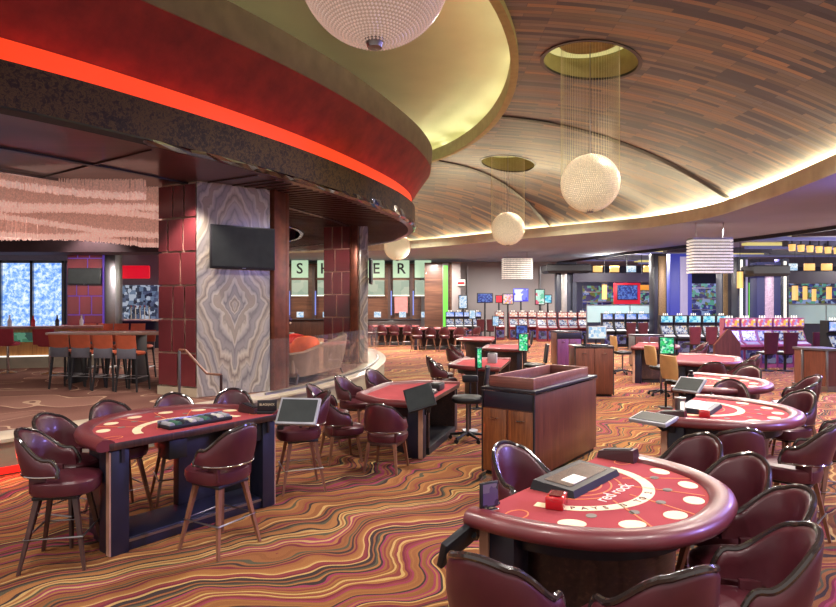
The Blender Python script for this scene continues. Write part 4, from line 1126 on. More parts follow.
PINK = screen('pink_topper', [S(255, 214, 220), S(255, 170, 120), S(240, 110, 140), S(255, 240, 220), S(190, 150, 230), S(255, 200, 90)], 1.0, 11)
AQUA = screen('aqua_topper', [S(110, 220, 240), S(170, 236, 250), S(60, 170, 220), S(210, 246, 252)], 1.0, 10)
SKY = screen('sky_topper', [S(150, 190, 250), S(190, 200, 250), S(220, 226, 255), S(110, 150, 240)], 1.0, 10)
BUBB = screen('bubble_topper', [S(255, 236, 214), S(255, 206, 180), S(240, 110, 90), S(255, 250, 240)], 1.0, 12)
REELS = screen('reel_screen', [S(190, 200, 226), S(120, 130, 180), S(220, 224, 240), S(70, 80, 140), S(230, 200, 160)], .75, 14)
ART = screen('violet_art', [S(96, 70, 160), S(70, 60, 130), S(120, 110, 190), S(160, 160, 200)], .35, 6)
PINKB = mat('rose_cabinet', S(150, 76, 96), .4)
kA = Kind(lambda: make_slot(PINK, REELS, PINKB, ART))
kB = Kind(lambda: make_slot(AQUA, REELS, M_PLASTIC, ART))
kC = Kind(lambda: make_slot(SKY, REELS, M_PLASTIC, ART))
kD = Kind(lambda: make_slot(BUBB, REELS, mat('red_cabinet', S(110, 34, 40), .4), ART))
def make_slot_chair():
    t = thing('slot_chair', 'x', 'chair')
    MB().lathe([(.001, 0), (.22, 0), (.22, .02), (.05, .04), (.04, .05), (.04, .5), (.001, .5)], 20).build('pedestal', M_BLACK, t)
    seat_mesh(.60, .23, .10).build('seat', M_BLACK, t)
    r = []
    for k in range(9):
        f = k/8; z = .55 + .66*f; w_ = .19 + .045*f
        r.append([(x*w_, -.25 - .05*f + yy*.035, z) for x, yy in (se(2*PI*i/20, 3.2) for i in range(20))])
    MB().loft(r).build('backrest', M_LEATHER, t, smooth=50)
    return t
kS = Kind(make_slot_chair)
ordn = ['first', 'second', 'third', 'fourth', 'fifth', 'sixth', 'seventh', 'eighth', 'ninth']
AY = 19.3
for i in range(5):
    x = (738.5 + 18.1*i - 418)*AY/600
    kA((x, AY+.45+.08*i, 0), 0, 'rose slot machine, %s from the wooden end panel' % ordn[i], 'rose slot machines')
for i, px in enumerate((766, 785)):
    kS(((px-418)*18.7/600, 18.7, 0), 0, 'maroon high backed slot chair, %s before the rose machines' % ordn[i], 'slot chairs')
kS((12.35, 18.9, 0), .3, 'wide maroon slot chair seen over the wooden stand', 'slot chairs')
def end_panel(label, loc, rz, s=1.0):
    t = thing('end_panel', label, 'panel', loc, rz, 'wooden end panels')
    P_ = [(-.55, 0), (-.55, .78), (.02, 1.24), (.10, 1.24), (.55, .80), (.55, 0)]
    MB().hexa([(-.03, y*s, z*s) for y, z in P_], [(.03, y*s, z*s) for y, z in P_]).build('panel', M_PODSIDE, t, smooth=0)
    MB().box((-.034, 0, .5*s), (.012, .03, .95*s)).build('batten', M_EDGE, t, smooth=0)
    return t
end_panel('wooden gabled end panel at the start of the rose machines', (9.68, 18.8, 0), -1.15, 1.05)
end_panel('dark wooden gabled panel behind the wooden stand', (12.9, 18.2, 0), -.9, 1.0)
BY = 24.0
for i, px in enumerate((670.5, 684.8, 699, 713.3, 727.5)):
    kB(((px-418)*BY/600, BY+.4, 0), 0, 'aqua lit slot machine, %s from the dark post' % ordn[i], 'aqua slot machines')
for i, px in enumerate((692, 708)): kS(((px-418)*23.1/600, 23.1, 0), 0, 'dark slot chair, %s before the aqua machines' % ordn[i], 'slot chairs')
CY = 29.0
for i, px in enumerate((610, 622, 634, 645.5, 656)):
    kC(((px-418)*CY/600, CY+.4, 0), 0, 'sky blue lit slot machine, %s from the computer cabinet' % ordn[i], 'sky blue slot machines')
for i, px in enumerate((629, 641)): kS(((px-418)*28/600, 28, 0), 0, 'distant slot chair, %s before the sky blue machines' % ordn[i], 'slot chairs')
DY = 33.0
for i, px in enumerate((543, 553.2, 564.5, 574, 584.5, 593.5)):
    kD(((px-418)*DY/600, DY+.4, 0), 0, 'red slot machine with a domed white topper, %s in its bank' % ordn[i], 'red slot machines')
for i, px in enumerate((500.5, 514.5, 524, 533.7)):
    kD(((px-418)*34.5/600, 34.9, 0), 0, 'red slot machine under the wall of screens, %s from the aisle' % ordn[i], 'red slot machines')
for i, px in enumerate((450.5, 459.5, 468.5, 477.5)):
    kC(((px-418)*35/600, 35.4, 0), 0, 'blue slot machine by the green light strip, %s in the bank' % ordn[i], 'bank by the green strip')
for i, px in enumerate((480, 490)): kS(((px-418)*34/600, 34, 0), 0, 'far slot chair, %s past the blue bank' % ordn[i], 'slot chairs')
# big slot displays above the banks
def hung(label, px, py, wp, hp, Y, scr, frame=None):
    t = thing('hanging_display', label, 'display', ((px-418)*Y/600, Y, 2.1-(py-303.5)*Y/600), 0, 'lit displays over the machines')
    w_, h_ = wp*Y/600, hp*Y/600
    MB().box((0, .06, 0), (w_, .12, h_), bev=.01).build('casing', frame or M_PLASTIC, t)
    MB().box((0, -.006, 0), (w_-.1, .012, h_-.1)).build('screen', scr, t, smooth=0)
    MB().cyl((0, .06, -h_/2), (0, .06, -(2.1-(py-303.5)*Y/600) + .0), .05, n=8).build('post', M_BLACK, t)
    return t
hung('tall pale blue display above the bank by the green strip', 463, 302, 9, 14, 35.9, M_WSCR)
hung('wide dark blue double display left of the red sign'.replace('left of', 'beside'), 485, 298, 16, 10, 36.2, M_BSCR)
hung('small red lit display between two screens', 499, 299, 7, 8, 36.3, em('red_display', S(240, 30, 50), 1.0))
hung('pink and white lit display under the plain wall', 508, 299, 11, 11, 36.0, PINK)
hung('large blue bordered display with white centre', 521, 295, 15, 13, 36.0, screen('blue_white', [S(240, 244, 255), S(120, 130, 255), S(70, 70, 240), S(220, 230, 255)], 1.1, 3), em('blue_rim', S(60, 60, 230), .8))
hung('pale green patterned display', 540, 297, 10, 16, 36.0, screen('pale_green', [S(190, 240, 220), S(120, 210, 170), S(230, 250, 240), S(230, 90, 120)], 1.0, 6))
hung('small aqua display over the red machines', 548, 299, 8, 9, 36.1, AQUA)
hung('white and blue display by the dark flared pillar', 565, 290, 12, 8, 35.0, M_WSCR)
hung('red and blue display beside the dark flared pillar', 562, 300, 9, 14, 35.3, screen('red_blue', [S(220, 40, 60), S(60, 90, 230), S(40, 60, 160), S(240, 240, 250)], 1.0, 4))
hung('blue display beside the flared pillar above red machines', 571, 301, 8, 14, 35.2, M_BSCR)
# ------------------------------------------------------------------ far right lounge, pillars and lanterns
def pillar(label, px0, px1, ytop, Y, body, strips, capw=0, zt=None):
    x0 = (px0-418)*Y/600; x1 = (px1-418)*Y/600; zt = zt or (2.1-(ytop-303.5)*Y/600)
    t = thing('pillar', label, 'pillar', ((x0+x1)/2, Y, 0), 0, 'pillars of the slot floor')
    W = x1-x0
    MB().box((0, .3, zt/2), (W, .6, zt), bev=.02).build('shaft', body, t)
    for fx_, fw, m in strips:
        MB().box(((fx_-.5)*W, -.02, zt*.52), (fw*W, .05, zt*.9), bev=.008).build('panel_strip', m, t)
    if capw:
        MB().loft([[(sx*k*W/2, .3 + sy*k*.35, z) for sx, sy in ((-1, -1), (1, -1), (1, 1), (-1, 1))] for k, z in ((capw*.9, zt-.62), (capw, zt-.5), (capw, zt-.2), (capw*.9, zt-.14))]).build('capital', M_BLACK, t, smooth=0)
    return t
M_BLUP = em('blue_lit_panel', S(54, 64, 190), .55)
M_GOLDMESH = mat('gold_mesh', S(120, 96, 70), .4, .5, emit=S(200, 170, 120), es=.12, var=.3, vs=20)
M_LILAC = em('lilac_panel', S(176, 164, 206), .7)
pillar('dark flared pillar with a pale strip beside the red machines', 557, 577, 262, 33.5, mat('dark_slate', S(48, 52, 66), .4), [(.35, .28, mat('pale_metal_strip', S(170, 166, 160), .35, .6))], 2.2)
pillar('dark pillar with a gold mesh panel under the large bead chandelier', 654, 667, 268, 27.5, M_NAVY, [(.6, .55, M_GOLDMESH)], 0, 4.4)
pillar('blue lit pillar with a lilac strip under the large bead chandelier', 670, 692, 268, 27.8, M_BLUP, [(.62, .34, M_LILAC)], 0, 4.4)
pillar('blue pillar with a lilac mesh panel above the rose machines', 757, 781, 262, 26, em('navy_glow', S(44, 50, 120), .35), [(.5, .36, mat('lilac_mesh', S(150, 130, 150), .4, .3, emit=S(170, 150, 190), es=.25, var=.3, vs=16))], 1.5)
pillar('slim pillar edged with white light beside the blue lilac pillar', 738, 748, 268, 27, mat('dark_slate', S(48, 52, 66), .4), [(.3, .25, M_WHITEL), (.85, .18, M_LILAC)], 0, 4.2)
pillar('slim pillar with gold mesh and a pale light line', 722, 733, 268, 29, mat('dark_slate', S(48, 52, 66), .4), [(.3, .4, M_GOLDMESH), (.9, .12, M_LILAC)], 0, 4.4)
pillar('slim white lit pillar beyond the blue lilac one', 782, 789, 268, 28, mat('dark_slate', S(48, 52, 66), .4), [(.4, .35, M_WHITEL)], 0, 4.2)
t = thing('light_strip', 'tall green light strip glowing between the slim pillars', 'light', ((751-418)*29/600, 29, 0))
MB().box((0, .05, 1.6), (.34, .1, 3.2)).build('housing', M_BLACK, t, smooth=0); MB().box((0, -.01, 2.1), (.22, .03, 2.0)).build('tube', M_GREENL, t, smooth=0)
t = thing('light_strip', 'tall lime light strip on the stacked wood wall by the cashier', 'light', ((445.5-418)*36.2/600, 36.28, 0))
MB().box((0, .03, 2.28), (.36, .06, 4.56)).build('housing', M_STEEL, t, smooth=0); MB().box((0, -.01, 2.5), (.28, .03, 3.8)).build('tube', M_GREENL, t, smooth=0)
def glass_bar(label, x0, x1, Y, z0, z1):
    t = thing('frosted_balustrade', label, 'balustrade', ((x0+x1)/2, Y, 0), 0, 'frosted balustrades')
    n = max(2, int((x1-x0)/1.6)); L = (x1-x0)/n
    for k in range(n): MB().box((-(x1-x0)/2+L*(k+.5), 0, (z0+z1)/2), (L-.05, .03, z1-z0)).build('pane', M_FROST, t, smooth=0)
    for k in range(n+1): MB().box((-(x1-x0)/2+L*k, .02, z1/2), (.05, .05, z1)).build('post', M_STEEL, t, smooth=0)
    MB().box((0, 0, z1+.02), (x1-x0, .06, .04)).build('rail', M_STEEL, t, smooth=0)
    MB().box((0, .05, z0/2), (x1-x0, .06, z0)).build('kick_wall', M_NAVY, t, smooth=0)
    return t
glass_bar('frosted teal balustrade behind the sky blue machines', 9.0, 13.6, 32.0, 1.1, 2.0)
glass_bar('frosted teal balustrade at the far lounge beyond the rose machines', 17.5, 25, 28.5, 1.15, 2.05)
def header(label, x0, x1, Y, z, h_):
    t = thing('header_beam', label, 'beam', ((x0+x1)/2, Y, 0), 0, 'dark header beams')
    MB().box((0, 0, z), (x1-x0, .5, h_)).build('beam', mat('dark_violet_beam', S(48, 42, 62), .4), t, smooth=0)
    for s in (-1, 1): MB().box((s*((x1-x0)/2-.1), 0, (z-h_/2)/2), (.22, .3, z-h_/2)).build('post', mat('dark_slate', S(48, 52, 66), .4), t, smooth=0)
    n = int((x1-x0)/.8)
    for k in range(n):
        MB().box((-(x1-x0)/2 + (k+.5)*(x1-x0)/n, -.1, z+h_/2+.22), (.5, .12, .34), bev=.01).build('lamp_box', M_AMBER if k % 3 else M_WSCR, t)
    return t
header('long dark header beam with a row of small lit boxes over the distant bar', 8.6, 14.2, 33.5, 3.55, .5)
header('dark header beam with lit boxes over the far lounge at the frame edge', 18.2, 26, 30, 3.4, .6)
def lantern(label, x, Y, z, w_, h_):
    t = thing('amber_lantern', label, 'lamp', (x, Y, z), 0, 'amber lanterns')
    MB().lathe([(.001, -h_/2), (w_/2, -h_/2), (w_/2, h_/2), (.001, h_/2)], 16).build('shade', M_AMBER, t)
    MB().lathe([(.001, h_/2), (w_/2+.03, h_/2), (w_/2+.03, h_/2+.06), (.001, h_/2+.06)], 16).build('cap', M_BLACK, t)
    MB().cyl((0, 0, h_/2+.06), (0, 0, 4.98-z), .012, n=6).build('rod', M_BLACK, t)
    return t
lan = [(604.5, 292, 35, .4, 1.0, 'amber lantern nearest to the dark flared pillar'.replace('nearest to', 'beside')), (662.5, 292, 35.5, .4, .95, 'amber lantern behind the blue lit pillar'), (681, 292, 36, .35, .95, 'amber lantern just past the blue lit pillar'),
       (740, 280, 26.5, .34, .85, 'single amber lantern before the slim pillars'), (795, 293, 32, .4, .9, 'amber lantern, first over the far lounge'), (805, 293, 32.6, .3, .85, 'amber lantern, second over the far lounge'), (814, 295, 34, .3, .8, 'amber lantern, third over the far lounge'), (829, 293, 33, .36, .8, 'amber lantern, fourth over the far lounge')]
for px, py, Y, w_, h_, l in lan:
    w_ *= .72; h_ *= .85; lantern(l, (px-418)*Y/600, Y, 2.1-(py-303.5)*Y/600, w_, h_)
for i in range(6):
    px = 792 + i*9; Y = 26 + i*.3
    t = thing('ceiling_lamp', 'amber ceiling lamp shade, %s in the row over the far lounge' % ordn[i], 'lamp', ((px-418)*Y/600, Y, 4.5), 0, 'amber ceiling lamps')
    MB().lathe([(.001, -.12), (.12, -.12), (.14, .16), (.001, .16)], 14).build('shade', M_AMBER, t); MB().lathe([(.001, .16), (.15, .16), (.15, .2), (.03, .21), (.03, .48), (.001, .48)], 14).build('cap', M_BLACK, t)
t = tv('blue television in a red frame in the distant bar', ((627-418)*34/600, 34, 2.1+11*34/600), 0, 1.15, .85, M_BSCR)
MB().cyl((0, .05, .5), (0, .05, 4.98-2.1-11*34/600), .03, n=6).build('ceiling_rod', M_BLACK, t)
MB().box((0, .03, -.06), (1.5, .1, 1.2), bev=.02).build('red_surround', em('red_frame', S(220, 20, 50), .8), t)
t = thing('orange_sign', 'long orange lit sign board in the distant bar', 'sign', ((642-418)*35/600, 35, 2.1+16*35/600), 0)
MB().box((0, 0, 0), (1.1, .08, .3), bev=.02).build('board', em('orange_board', S(230, 150, 50), .9), t); MB().box((0, .06, .0), (1.2, .05, .36)).build('backing', M_BLACK, t, smooth=0); MB().cyl((0, .06, .18), (0, .06, 4.98-(2.1+16*35/600)), .02, n=6).build('rod', M_BLACK, t)
t = thing('back_bar', 'distant back bar shelves with green and blue lit bottles', 'bar', (13.2, 37, 0))
MB().box((0, .2, 1.6), (6, .1, 3.2)).build('back_panel', screen('bottle_glow', [S(60, 70, 150), S(90, 170, 150), S(50, 50, 110), S(150, 170, 220), S(110, 120, 60), S(40, 40, 80)], .7, 5), t, smooth=0)
for z in (1.0, 1.6, 2.2, 2.8): MB().box((0, 0, z), (6, .3, .05)).build('shelf', M_STEEL, t, smooth=0)
MB().box((0, -.6, .55), (6, .5, 1.1)).build('counter', M_NAVY, t, smooth=0)
# ------------------------------------------------------------------ cashier cage
t = thing('cashier_front', 'cashier cage of lit panels with big black letters over its windows', 'counter', (-4.6, 37.0, 0))
CY_ = 37.0
def cx(px): return (px-418)*CY_/600 + 4.6
def cz(py): return 2.1-(py-303.5)*CY_/600
MB().box((0, .5, 2.3), (9.6, .3, 4.55)).build('back_wall', M_BRICKW, t, smooth=0)
MB().box((0, 0, .55), (9.6, .7, 1.1), bev=.01).build('counter', M_DKWOOD, t); MB().box((0, -.05, 1.12), (9.6, .85, .05), bev=.008).build('counter_top', M_BLACKLAM, t)
cells = [(273, None), (299, 'S'), (325, 'H'), (350, 'I'), (376, 'E'), (401, 'R'), (423, None)]
for px, ch in cells:
    MB().box((cx(px), .28, (cz(260)+cz(277.5))/2), (1.02, .12, cz(260)-cz(277.5))).build('sign_panel', M_CASH, t, smooth=0)
    if ch: text_mesh('letter', ch, .92, M_BLACK, t, (cx(px), .21, (cz(260)+cz(277.5))/2), (PI/2, 0, 0), .01, 1.0, .012)
    MB().box((cx(px), .28, (cz(280)+cz(295.5))/2), (1.0, .12, cz(280)-cz(295.5))).build('window_panel', screen('frost_green', [S(190, 206, 180), S(176, 196, 172), S(206, 216, 190)], .75, 2), t, smooth=0)
    MB().box((cx(px), .24, cz(295.5)), (1.04, .16, .07)).build('sill_light', M_WHITEL, t, smooth=0)
    MB().box((cx(px), .24, cz(259.5)), (1.1, .16, .07)).build('head_trim', M_STEEL, t, smooth=0)
    MB().box((cx(px)-.72, .2, 2.2), (.16, .3, 4.3)).build('pilaster', mat('dark_bronze', S(64, 48, 46), .4), t, smooth=0)
    MB().box((cx(px)-.60, .05, cz(303)), (.07, .05, 1.5)).build('blue_tube', em('pale_blue_tube', S(130, 150, 240), .7), t, smooth=0)
    MB().box((cx(px)+.1, -.15, 1.42), (.42, .06, .34), bev=.01).build('teller_screen', M_WSCR, t, smooth=0)
MB().box((cx(434.5), .05, cz(304)), (.12, .06, 1.7)).build('violet_tube', em('violet_tube', S(120, 110, 255), 1.0), t, smooth=0)
MB().box((cx(401), .2, cz(305)), (.8, .06, 1.0)).build('pink_panel', mat('dusty_pink', S(180, 120, 120), .6), t, smooth=0)

kC((11.75, 16.9, 0), .15, 'blue lit slot machine cut by the picture edge behind the wooden stand', 'edge slot machines')
def box_thing(name, label, cat, loc, rz, dims, m, m2):
    t = thing(name, label, cat, loc, rz)
    MB().box((0, 0, dims[2]/2), dims, bev=.01).build('case', m, t); MB().box((0, 0, dims[2]+.006), (dims[0]*.7, dims[1]*.7, .012), bev=.003).build('lid', m2, t)
    return t
x, y, z = at(T7, .25, .18, .757); box_thing('card_shuffler', 'black card shuffler on the low angular table by the swivel chair', 'shuffler', (x, y, z), T7[1], (.32, .2, .10), M_BLACK, M_PLASTIC)
x, y, z = at(T7, -.3, .2, .757); chip_tray('open chip tray on the low angular table behind the tilted monitor', T7, -.30, .16, .5, .18).location.z = .757
x, y, z = at(T8, .1, .3, .757); box_thing('card_shuffler', 'grey upright card shuffler on the red table behind the cabinet', 'shuffler', (x, y, z), T8[1], (.2, .2, .22), M_LBEZ, M_PLASTIC)
t = thing('floor_stand', 'thin black floor stand between the low table and the wood cabinet', 'stand', (.86, 9.9, 0))
MB().lathe([(.001, 0), (.13, 0), (.13, .015), (.02, .03), (.001, .03)], 20).build('base', M_LBEZ, t); MB().cyl((0, 0, .03), (0, 0, .82), .016, n=10).build('pole', M_BLACK, t)
MB().box((0, -.02, .86), (.26, .06, .12), bev=.02).build('head', M_BLACK, t)
t = thing('exit_sign', 'small red and white lit sign on the pale pilaster by the green strip', 'sign', ((461-418)*35.9/600, 35.93, 2.1+21*35.9/600))
MB().box((0, 0, 0), (.5, .1, .36), bev=.01).build('casing', M_WHITEL, t); MB().box((0, -.055, -.04), (.42, .01, .14)).build('red_panel', em('exit_red', S(230, 40, 50), .9), t, smooth=0)

def glow_bar(label, x, y, W):  # glowing panel with shelves, added to brighten the dark background
    t = thing('back_bar', label, 'bar', (x, y, 0), 0, 'added glowing panels')
    MB().box((0, .2, 1.7), (W, .1, 3.4)).build('back_panel', MATS['bottle_glow'], t, smooth=0)
    for z in (1.0, 1.7, 2.4, 3.1): MB().box((0, 0, z), (W, .3, .05)).build('shelf', M_STEEL, t, smooth=0)
    MB().box((0, -.6, .55), (W, .5, 1.1)).build('counter', M_NAVY, t, smooth=0)
glow_bar('added glowing panel with shelves behind the lanterns of the far lounge', 24.5, 37.5, 7)
glow_bar('added glowing panel with shelves glimpsed between the blue and the slim pillars', 18.9, 39, 3.4)
# ------------------------------------------------------------------ lounge: furniture behind the step
LF = .452
t = thing('sofa', 'beige curved back sofa seen from behind the glass rail', 'sofa', (-2.32, 13.15, LF), 1.27)
# local: back towards -y (towards the camera side), seat +y
N = 18
r = []
for i in range(N+1):
    f = -1 + 2*i/N; x = f*1.25; dip = 1 - .55*max(0, abs(f) - .55)/.45 if f < 0 else 1
    zt = .66 + .32*(f+1)/2; y0 = -.30 + .22*max(0, abs(f)-.8)/.2
    r.append([(x*.92, y0+.02, .16), (x, y0-.05, .55), (x*1.02, y0-.10, zt-.03), (x*1.02, y0-.06, zt), (x*1.02, y0+.02, zt-.02), (x*.95, y0+.12, .5), (x*.92, y0+.12, .16)])
MB().loft(r).build('back', mat('beige_fabric', S(132, 102, 78), .8), t, smooth=60)
MB().box((0, .12, .33), (2.2, .68, .24), bev=.06, seg=3).build('seat', mat('beige_fabric', S(132, 102, 78), .8), t)
for s in (-1, 1):
    MB().box((s*1.12, .12, .42), (.16, .62, .42), bev=.05, seg=3).build('arm', mat('beige_fabric', S(132, 102, 78), .8), t)
    for y in (-.2, .38): MB().cyl((s*1.0, y, .2), (s*1.12, y*1.1, 0), .03, .018, n=8).build('leg', M_LEGD, t)
def tub(label, loc, rz, m, name='tub_chair', group=None):
    t = thing(name, label, 'chair', loc, rz, group)
    rings, top, bot = shell_rings(.20, .82, .60, .30, .09, 110, .08)
    MB().loft(rings).build('shell', m, t, smooth=50)
    seat_mesh(.44, .30, .18).build('seat', m, t)
    for x in (-1, 1):
        for y in (-1, 1): MB().cyl((x*.2, y*.2, .27), (x*.25, y*.25, 0), .022, .014, n=8).build('leg', M_LEGD, t)
    return t
M_ORANGE = mat('orange_fabric', S(236, 96, 20), .6); M_REDF = mat('red_fabric', S(206, 36, 20), .6); M_WINE = mat('wine_fabric', S(150, 34, 50), .6)
tub('bright orange tub chair behind the beige sofa', (-3.0, 15.9, LF), .3, M_ORANGE)
tub('red tub chair beside the orange one', (-3.35, 17.1, LF), -.2, M_REDF)
tub('dark wine tub chair beside the tiled column behind the sofa', (-1.95, 18.7, LF), PI, M_WINE)
t = thing('side_table', 'low dark table with flowers behind the orange chair', 'table', (-4.3, 18.6, LF))
MB().lathe([(.001, .70), (.45, .70), (.46, .72), (.45, .74), (.001, .74)], 24).build('top', M_BLACKLAM, t); MB().lathe([(.001, 0), (.25, 0), (.25, .03), (.05, .05), (.05, .70), (.001, .70)], 16).build('pedestal', M_STEEL, t)
t = thing('flower_vase', 'vase of pale and violet flowers on the low dark table', 'vase', (-4.2, 18.5, LF+.742))
MB().lathe([(.001, 0), (.08, 0), (.12, .12), (.07, .24), (.08, .27), (.001, .27)], 16).build('vase', M_NAVY, t)
rng = random.Random(2); g = MB()
for k in range(60):
    a = rng.uniform(0, 2*PI); rr = rng.uniform(0, .3); z = .38 + rng.uniform(-.12, .2)*(1-rr)
    g.mi = k % 2; g.lathe([(.001, -.04), (.045, -.01), (.03, .03), (.001, .04)], 6, (rr*math.cos(a), rr*math.sin(a), z))
g.build('blossoms', [mat('pale_blossom', S(222, 206, 176), .7), mat('violet_blossom', S(112, 92, 160), .7)], t)
# glass balustrade along the marble edge: one thing with panes
gb = thing('glass_balustrade', 'curved clear glass balustrade along the marble edge before the sofa', 'balustrade', (-2.2, 12, .455))
seg = [p for p in PLAT if p[1] > 10.6 and p[1] < 19.2]
L = []
for i, p in enumerate(seg):
    a, c = seg[max(i-1, 0)], seg[min(i+1, len(seg)-1)]
    d = Vector((c[0]-a[0], c[1]-a[1])).normalized(); L.append(Vector((p[0] - d.y*.24, p[1] + d.x*.24)))
for i in range(0, len(L)-3, 3):
    sub = L[i:i+4]
    g = MB(); dd = (sub[-1]-sub[0]).normalized(); sub = [sub[0] + dd*.012] + sub[1:-1] + [sub[-1] - dd*.012]
    g.sweep([(v.x+2.2, v.y-12) for v in sub], [(-.006, 0), (-.006, 1.0), (.006, 1.0), (.006, 0)])
    g.build('glass_pane', M_GLASS, gb, smooth=0)
g = MB(); g.sweep([(v.x+2.2, v.y-12) for v in L], [(-.02, -.003), (-.02, .04), (.02, .04), (.02, -.003)]); g.build('base_channel', M_STEEL, gb)
# stair handrail by the onyx face
hr = thing('handrail', 'slim bronze stair handrail stepping down before the onyx face', 'railing', (-3.35, 9.3, 0))
P_ = [(-.46, .28, .455), (-.46, .28, 1.36), (-.33, .20, 1.36), (.10, -.06, 1.02), (.37, -.22, 1.02), (.37, -.22, .0)]
MB().tube(P_[1:5], .02, 8).build('top_rail', M_LEGW, hr)
MB().cyl(P_[0], P_[1], .022, n=8).build('post', M_STEEL, hr); MB().cyl(P_[5], P_[4], .022, n=8).build('post', M_LEGD, hr)
# high table with bar stools
t = thing('high_table', 'long pale topped high table lined with orange backed stools', 'table', (-5.85, 12.6, LF), .0)
MB().box((-.1, 0, 1.03), (3.3, .75, .05), bev=.012).build('table_top', mat('pale_stone_top', S(206, 176, 156), .3, coat=.3), t)
for x in (-1.3, 0, 1.2): MB().box((x, 0, .50), (.12, .45, 1.0), bev=.006).build('leg', M_BLACK, t)
M_OB = mat('orange_leather', S(186, 92, 60), .45); M_GL = mat('graphite_frame', S(96, 96, 104), .4)
def make_bar():
    t = thing('high_stool', 'x', 'stool')
    seat_mesh(.74, .20, .07, 0).build('seat', M_OB, t)
    r = [[(x*.20, -.21-.03*k + yy*.02, .80+.17*k + .0) for x, yy in (se(2*PI*i/20, 3.5) for i in range(20))] for k in (0, .5, 1.0, 1.5)]
    MB().loft(r).build('backrest', M_OB, t, smooth=50)
    MB().box((0, -.215, .72), (.37, .03, .20), bev=.006).build('back_plate', M_GL, t)
    for x in (-1, 1):
        for y in (-1, 1): MB().cyl((x*.16, y*.17, .72), (x*.21, y*.22, 0), .024, .018, n=4, ph=PI/4).build('leg', M_BLACK, t, smooth=20)
    MB().tube([(-.19, -.205, .26), (.19, -.205, .26), (.19, .205, .26), (-.19, .205, .26)], .012, 6, loop=True).build('footrest', M_STEEL, t)
    return t
bar = Kind(make_bar)
for i, px in enumerate((62, 83, 105, 128)):
    Y = 11.75 - .13*i; bar(((px+5-418)*Y/600, Y, LF), -.1, 'orange backed stool at the high table, %s from the bar end' % ordn[i], 'orange backed stools')
for i, px in enumerate((78, 98, 118, 138)):
    Y = 13.2; bar(((px+4-418)*Y/600, Y, LF), PI, 'orange stool across the high table, %s along its far side' % ordn[i], 'orange backed stools')
# round bar counter at the frame edge
t = thing('bar_counter', 'curved wood panelled bar counter with a stone foot and stools before it', 'bar', (-10.6, 16.2, LF))
arc = [(2.9*math.cos(a)-1.2, -1.8*math.sin(-a)) for a in (math.radians(-150 + 140*k/24) for k in range(25))]
arc = [(-4 + 6.2*k/24, -1.3 + .5*(k/24)**3*2.2) for k in range(25)]
MB().sweep(arc, [(0, .30), (0, 1.0), (-.5, 1.0), (-.5, .30)]).build('panelling', wood('honey_panel', [(.3, S(150, 96, 44)), (.55, S(190, 130, 66)), (.75, S(214, 156, 90))], .6, 'z'), t)
MB().sweep(arc, [(.06, 0), (.06, .30), (-.5, .30), (-.5, 0)]).build('stone_foot', M_STONER, t)
MB().sweep(arc, [(.16, 1.0), (.16, 1.06), (-.6, 1.06), (-.6, 1.0)]).build('counter_top', M_PODRIM, t)
MB().sweep(arc, [(.075, .29), (.075, .32), (.0, .32), (.0, .29)]).build('light_line', M_WHITEL, t, smooth=0)
MB().box((.62, -1.12, .80), (.8, .03, .24), rz=.12).build('display_niche', screen('green_niche', [S(60, 120, 90), S(40, 80, 70), S(90, 150, 120)], .7, 6), t, smooth=0)
def make_red_stool():
    t = thing('red_bar_stool', 'x', 'stool')
    MB().lathe([(.001, 0), (.2, 0), (.2, .02), (.03, .05), (.03, .66), (.001, .66)], 16).build('pedestal', M_CHROME, t)
    seat_mesh(.74, .22, .09, 0).build('seat', M_WINE, t)
    r = [[(x*.25, -.22-.03*k + yy*.03, .70+.36*k) for x, yy in (se(2*PI*i/20, 3.5) for i in range(20))] for k in (0, .5, 1.0)]
    MB().loft(r).build('backrest', M_WINE, t, smooth=50)
    return t
rb_ = Kind(make_red_stool)
rb_(((8-418)*14.2/600, 14.2, LF), .1, 'wine red bar stool at the picture edge before the curved bar', 'red bar stools')
rb_(((50-418)*14.0/600, 14.0, LF), 0, 'wine red bar stool on a chrome post beside the orange backed stools', 'red bar stools')
for i, (px, Y) in enumerate(((17, 20.5), (44, 21), (-9, 20.5))):
    tub('red domed armchair by the bright window, %s from the tiled column' % ['second', 'first', 'third'][i], ((px-418)*Y/600, Y, LF), PI, M_REDF if i != 1 else M_WINE, 'tub_chair', 'red armchairs by the window')
for i, px in enumerate((86, 103, 119, 136)):
    Y = 17.5; bar(((px-418)*Y/600, Y, LF), PI+.2, 'distant orange stool along the back bar, %s from the tiled bar column' % ordn[i], 'orange backed stools')
for i, (px, Y) in enumerate(((58, 23.2), (68, 18.2), (93, 18.9))):
    tub('wine armchair near the bar column, %s of three' % ordn[i], ((px-418)*Y/600, Y, LF), PI, M_WINE, 'tub_chair', 'wine armchairs')
# glasses, bottles and bags along the bar
rng = random.Random(8)
bt = [('clear bottle', S(200, 210, 216)), ('red bottle', S(200, 40, 60)), ('dark bottle', S(40, 40, 50)), ('white jar', S(220, 214, 206)), ('violet bottle', S(120, 50, 160))]
for k in range(9):
    nm, c_ = bt[k % 5]; fx_ = .32 + .075*k; i_ = int(fx_*24)
    x = arc[i_][0] - 10.6; y = arc[i_][1] + 16.2 + .15
    t = thing('bottle', '%s on the curved bar counter, %s along it' % (nm, ordn[k]), 'bottle', (x, y, LF+1.061), 0, 'bottles on the curved bar')
    MB().lathe([(.001, 0), (.045, 0), (.05, .14), (.02, .2), (.018, .26), (.001, .26)], 10).build('body', mat(nm.replace(' ', '_'), c_, .15), t)
    MB().lathe([(.001, .26), (.022, .26), (.022, .29), (.001, .29)], 8).build('cap', M_STEEL, t)
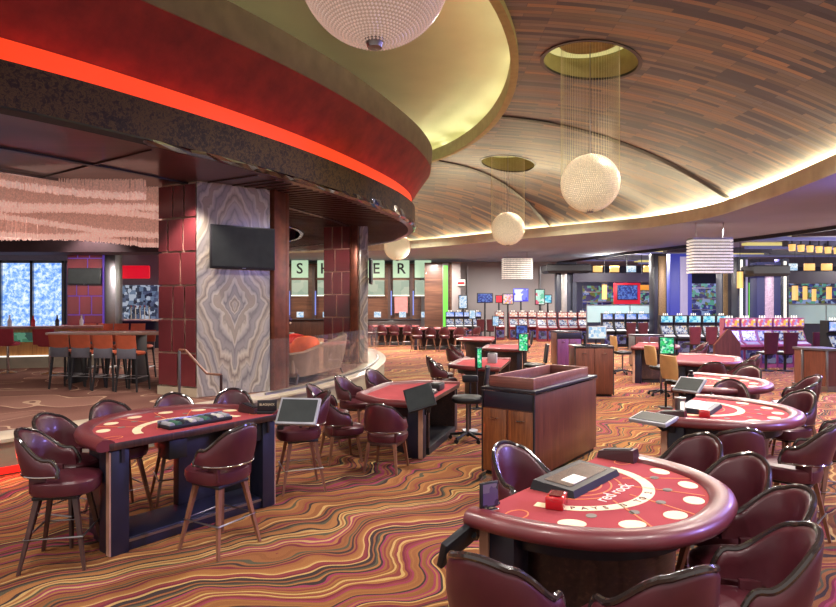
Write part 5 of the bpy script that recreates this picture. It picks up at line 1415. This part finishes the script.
# back bar with lit equipment
t = thing('back_bar', 'back bar counter with steel taps under a red sign behind the high table', 'bar', (-10.6, 22.5, LF))
MB().box((.8, 0, .5), (4.6, .6, 1.0)).build('counter', M_BLACK, t, smooth=0)
MB().box((.8, -.05, 1.03), (4.7, .8, .06), bev=.01).build('counter_top', mat('pale_stone_top', S(206, 176, 156), .3), t)
MB().box((-.3, .5, 1.7), (1.9, .2, 1.3)).build('bottle_rack', screen('bar_bottles', [S(60, 70, 90), S(120, 140, 170), S(200, 210, 230), S(40, 44, 60), S(90, 100, 130)], .6, 7), t, smooth=0)
for k in range(5): MB().tube([(-.2+k*.17, .1, 1.06), (-.22+k*.17, .1, 1.5), (-.16+k*.17, -.02, 1.56), (-.1+k*.17, -.08, 1.5)], .022, 8).build('tap', M_CHROME, t)
MB().box((-.35, .45, 2.85), (1.4, .12, .5), bev=.05).build('red_sign', em('red_sign', S(220, 20, 40), .9), t)
t = thing('till', 'blue lit till screen on the back bar', 'till', (-8.4, 22.4, LF+1.061))
MB().box((0, 0, .02), (.3, .25, .04), bev=.005).build('foot', M_PLASTIC, t); MB().box((0, .05, .28), (.42, .06, .4), bev=.01).build('casing', M_PLASTIC, t); MB().box((0, .018, .28), (.36, .006, .33)).build('screen', screen('till_blue', [S(150, 190, 255), S(90, 130, 240), S(210, 230, 255)], 1.0, 6), t, smooth=0)
b = MB(); b.box((-10.6, 24.2, 2.4), (3.2, .2, 4.6)); struct(b, 'wall_bar', M_WALL, smooth=0)
b = MB(); b.box((-13, 19.2, 3.95), (14, 1.2, .5)); struct(b, 'trim_bar_soffit', mat('dark_plum_wall', S(70, 52, 58), .6), smooth=0)
# window wall
wf = MB()
for x in (-4.5, -1.5, -.1, 1.3): wf.box((x, 0, 1.7), (.12, .16, 3.4))
for z in (.05, 3.35): wf.box((-1.6, 0, z), (6, .16, .12))
wf.build('window_1', M_STEEL, loc=(-17.0, 26.6, .6), smooth=0)['kind'] = 'structure'
g = G('winter_daylight'); o = g.obj(); n1 = g.noise(o, 5.5, 6, .75, .3)
c = g.ramp(n1, [(.32, S(60, 110, 214)), (.46, S(120, 170, 244)), (.56, S(206, 226, 255)), (.68, S(246, 250, 255))])
g.set(Base_Color=(.1, .1, .1, 1), Emission_Color=c, Emission_Strength=1.25)
b = MB().box((-1.6, .05, 1.7), (5.9, .02, 3.3)); o = b.build('window_pane_1', g.m, loc=(-17.0, 26.6, .6), smooth=0); o['kind'] = 'structure'
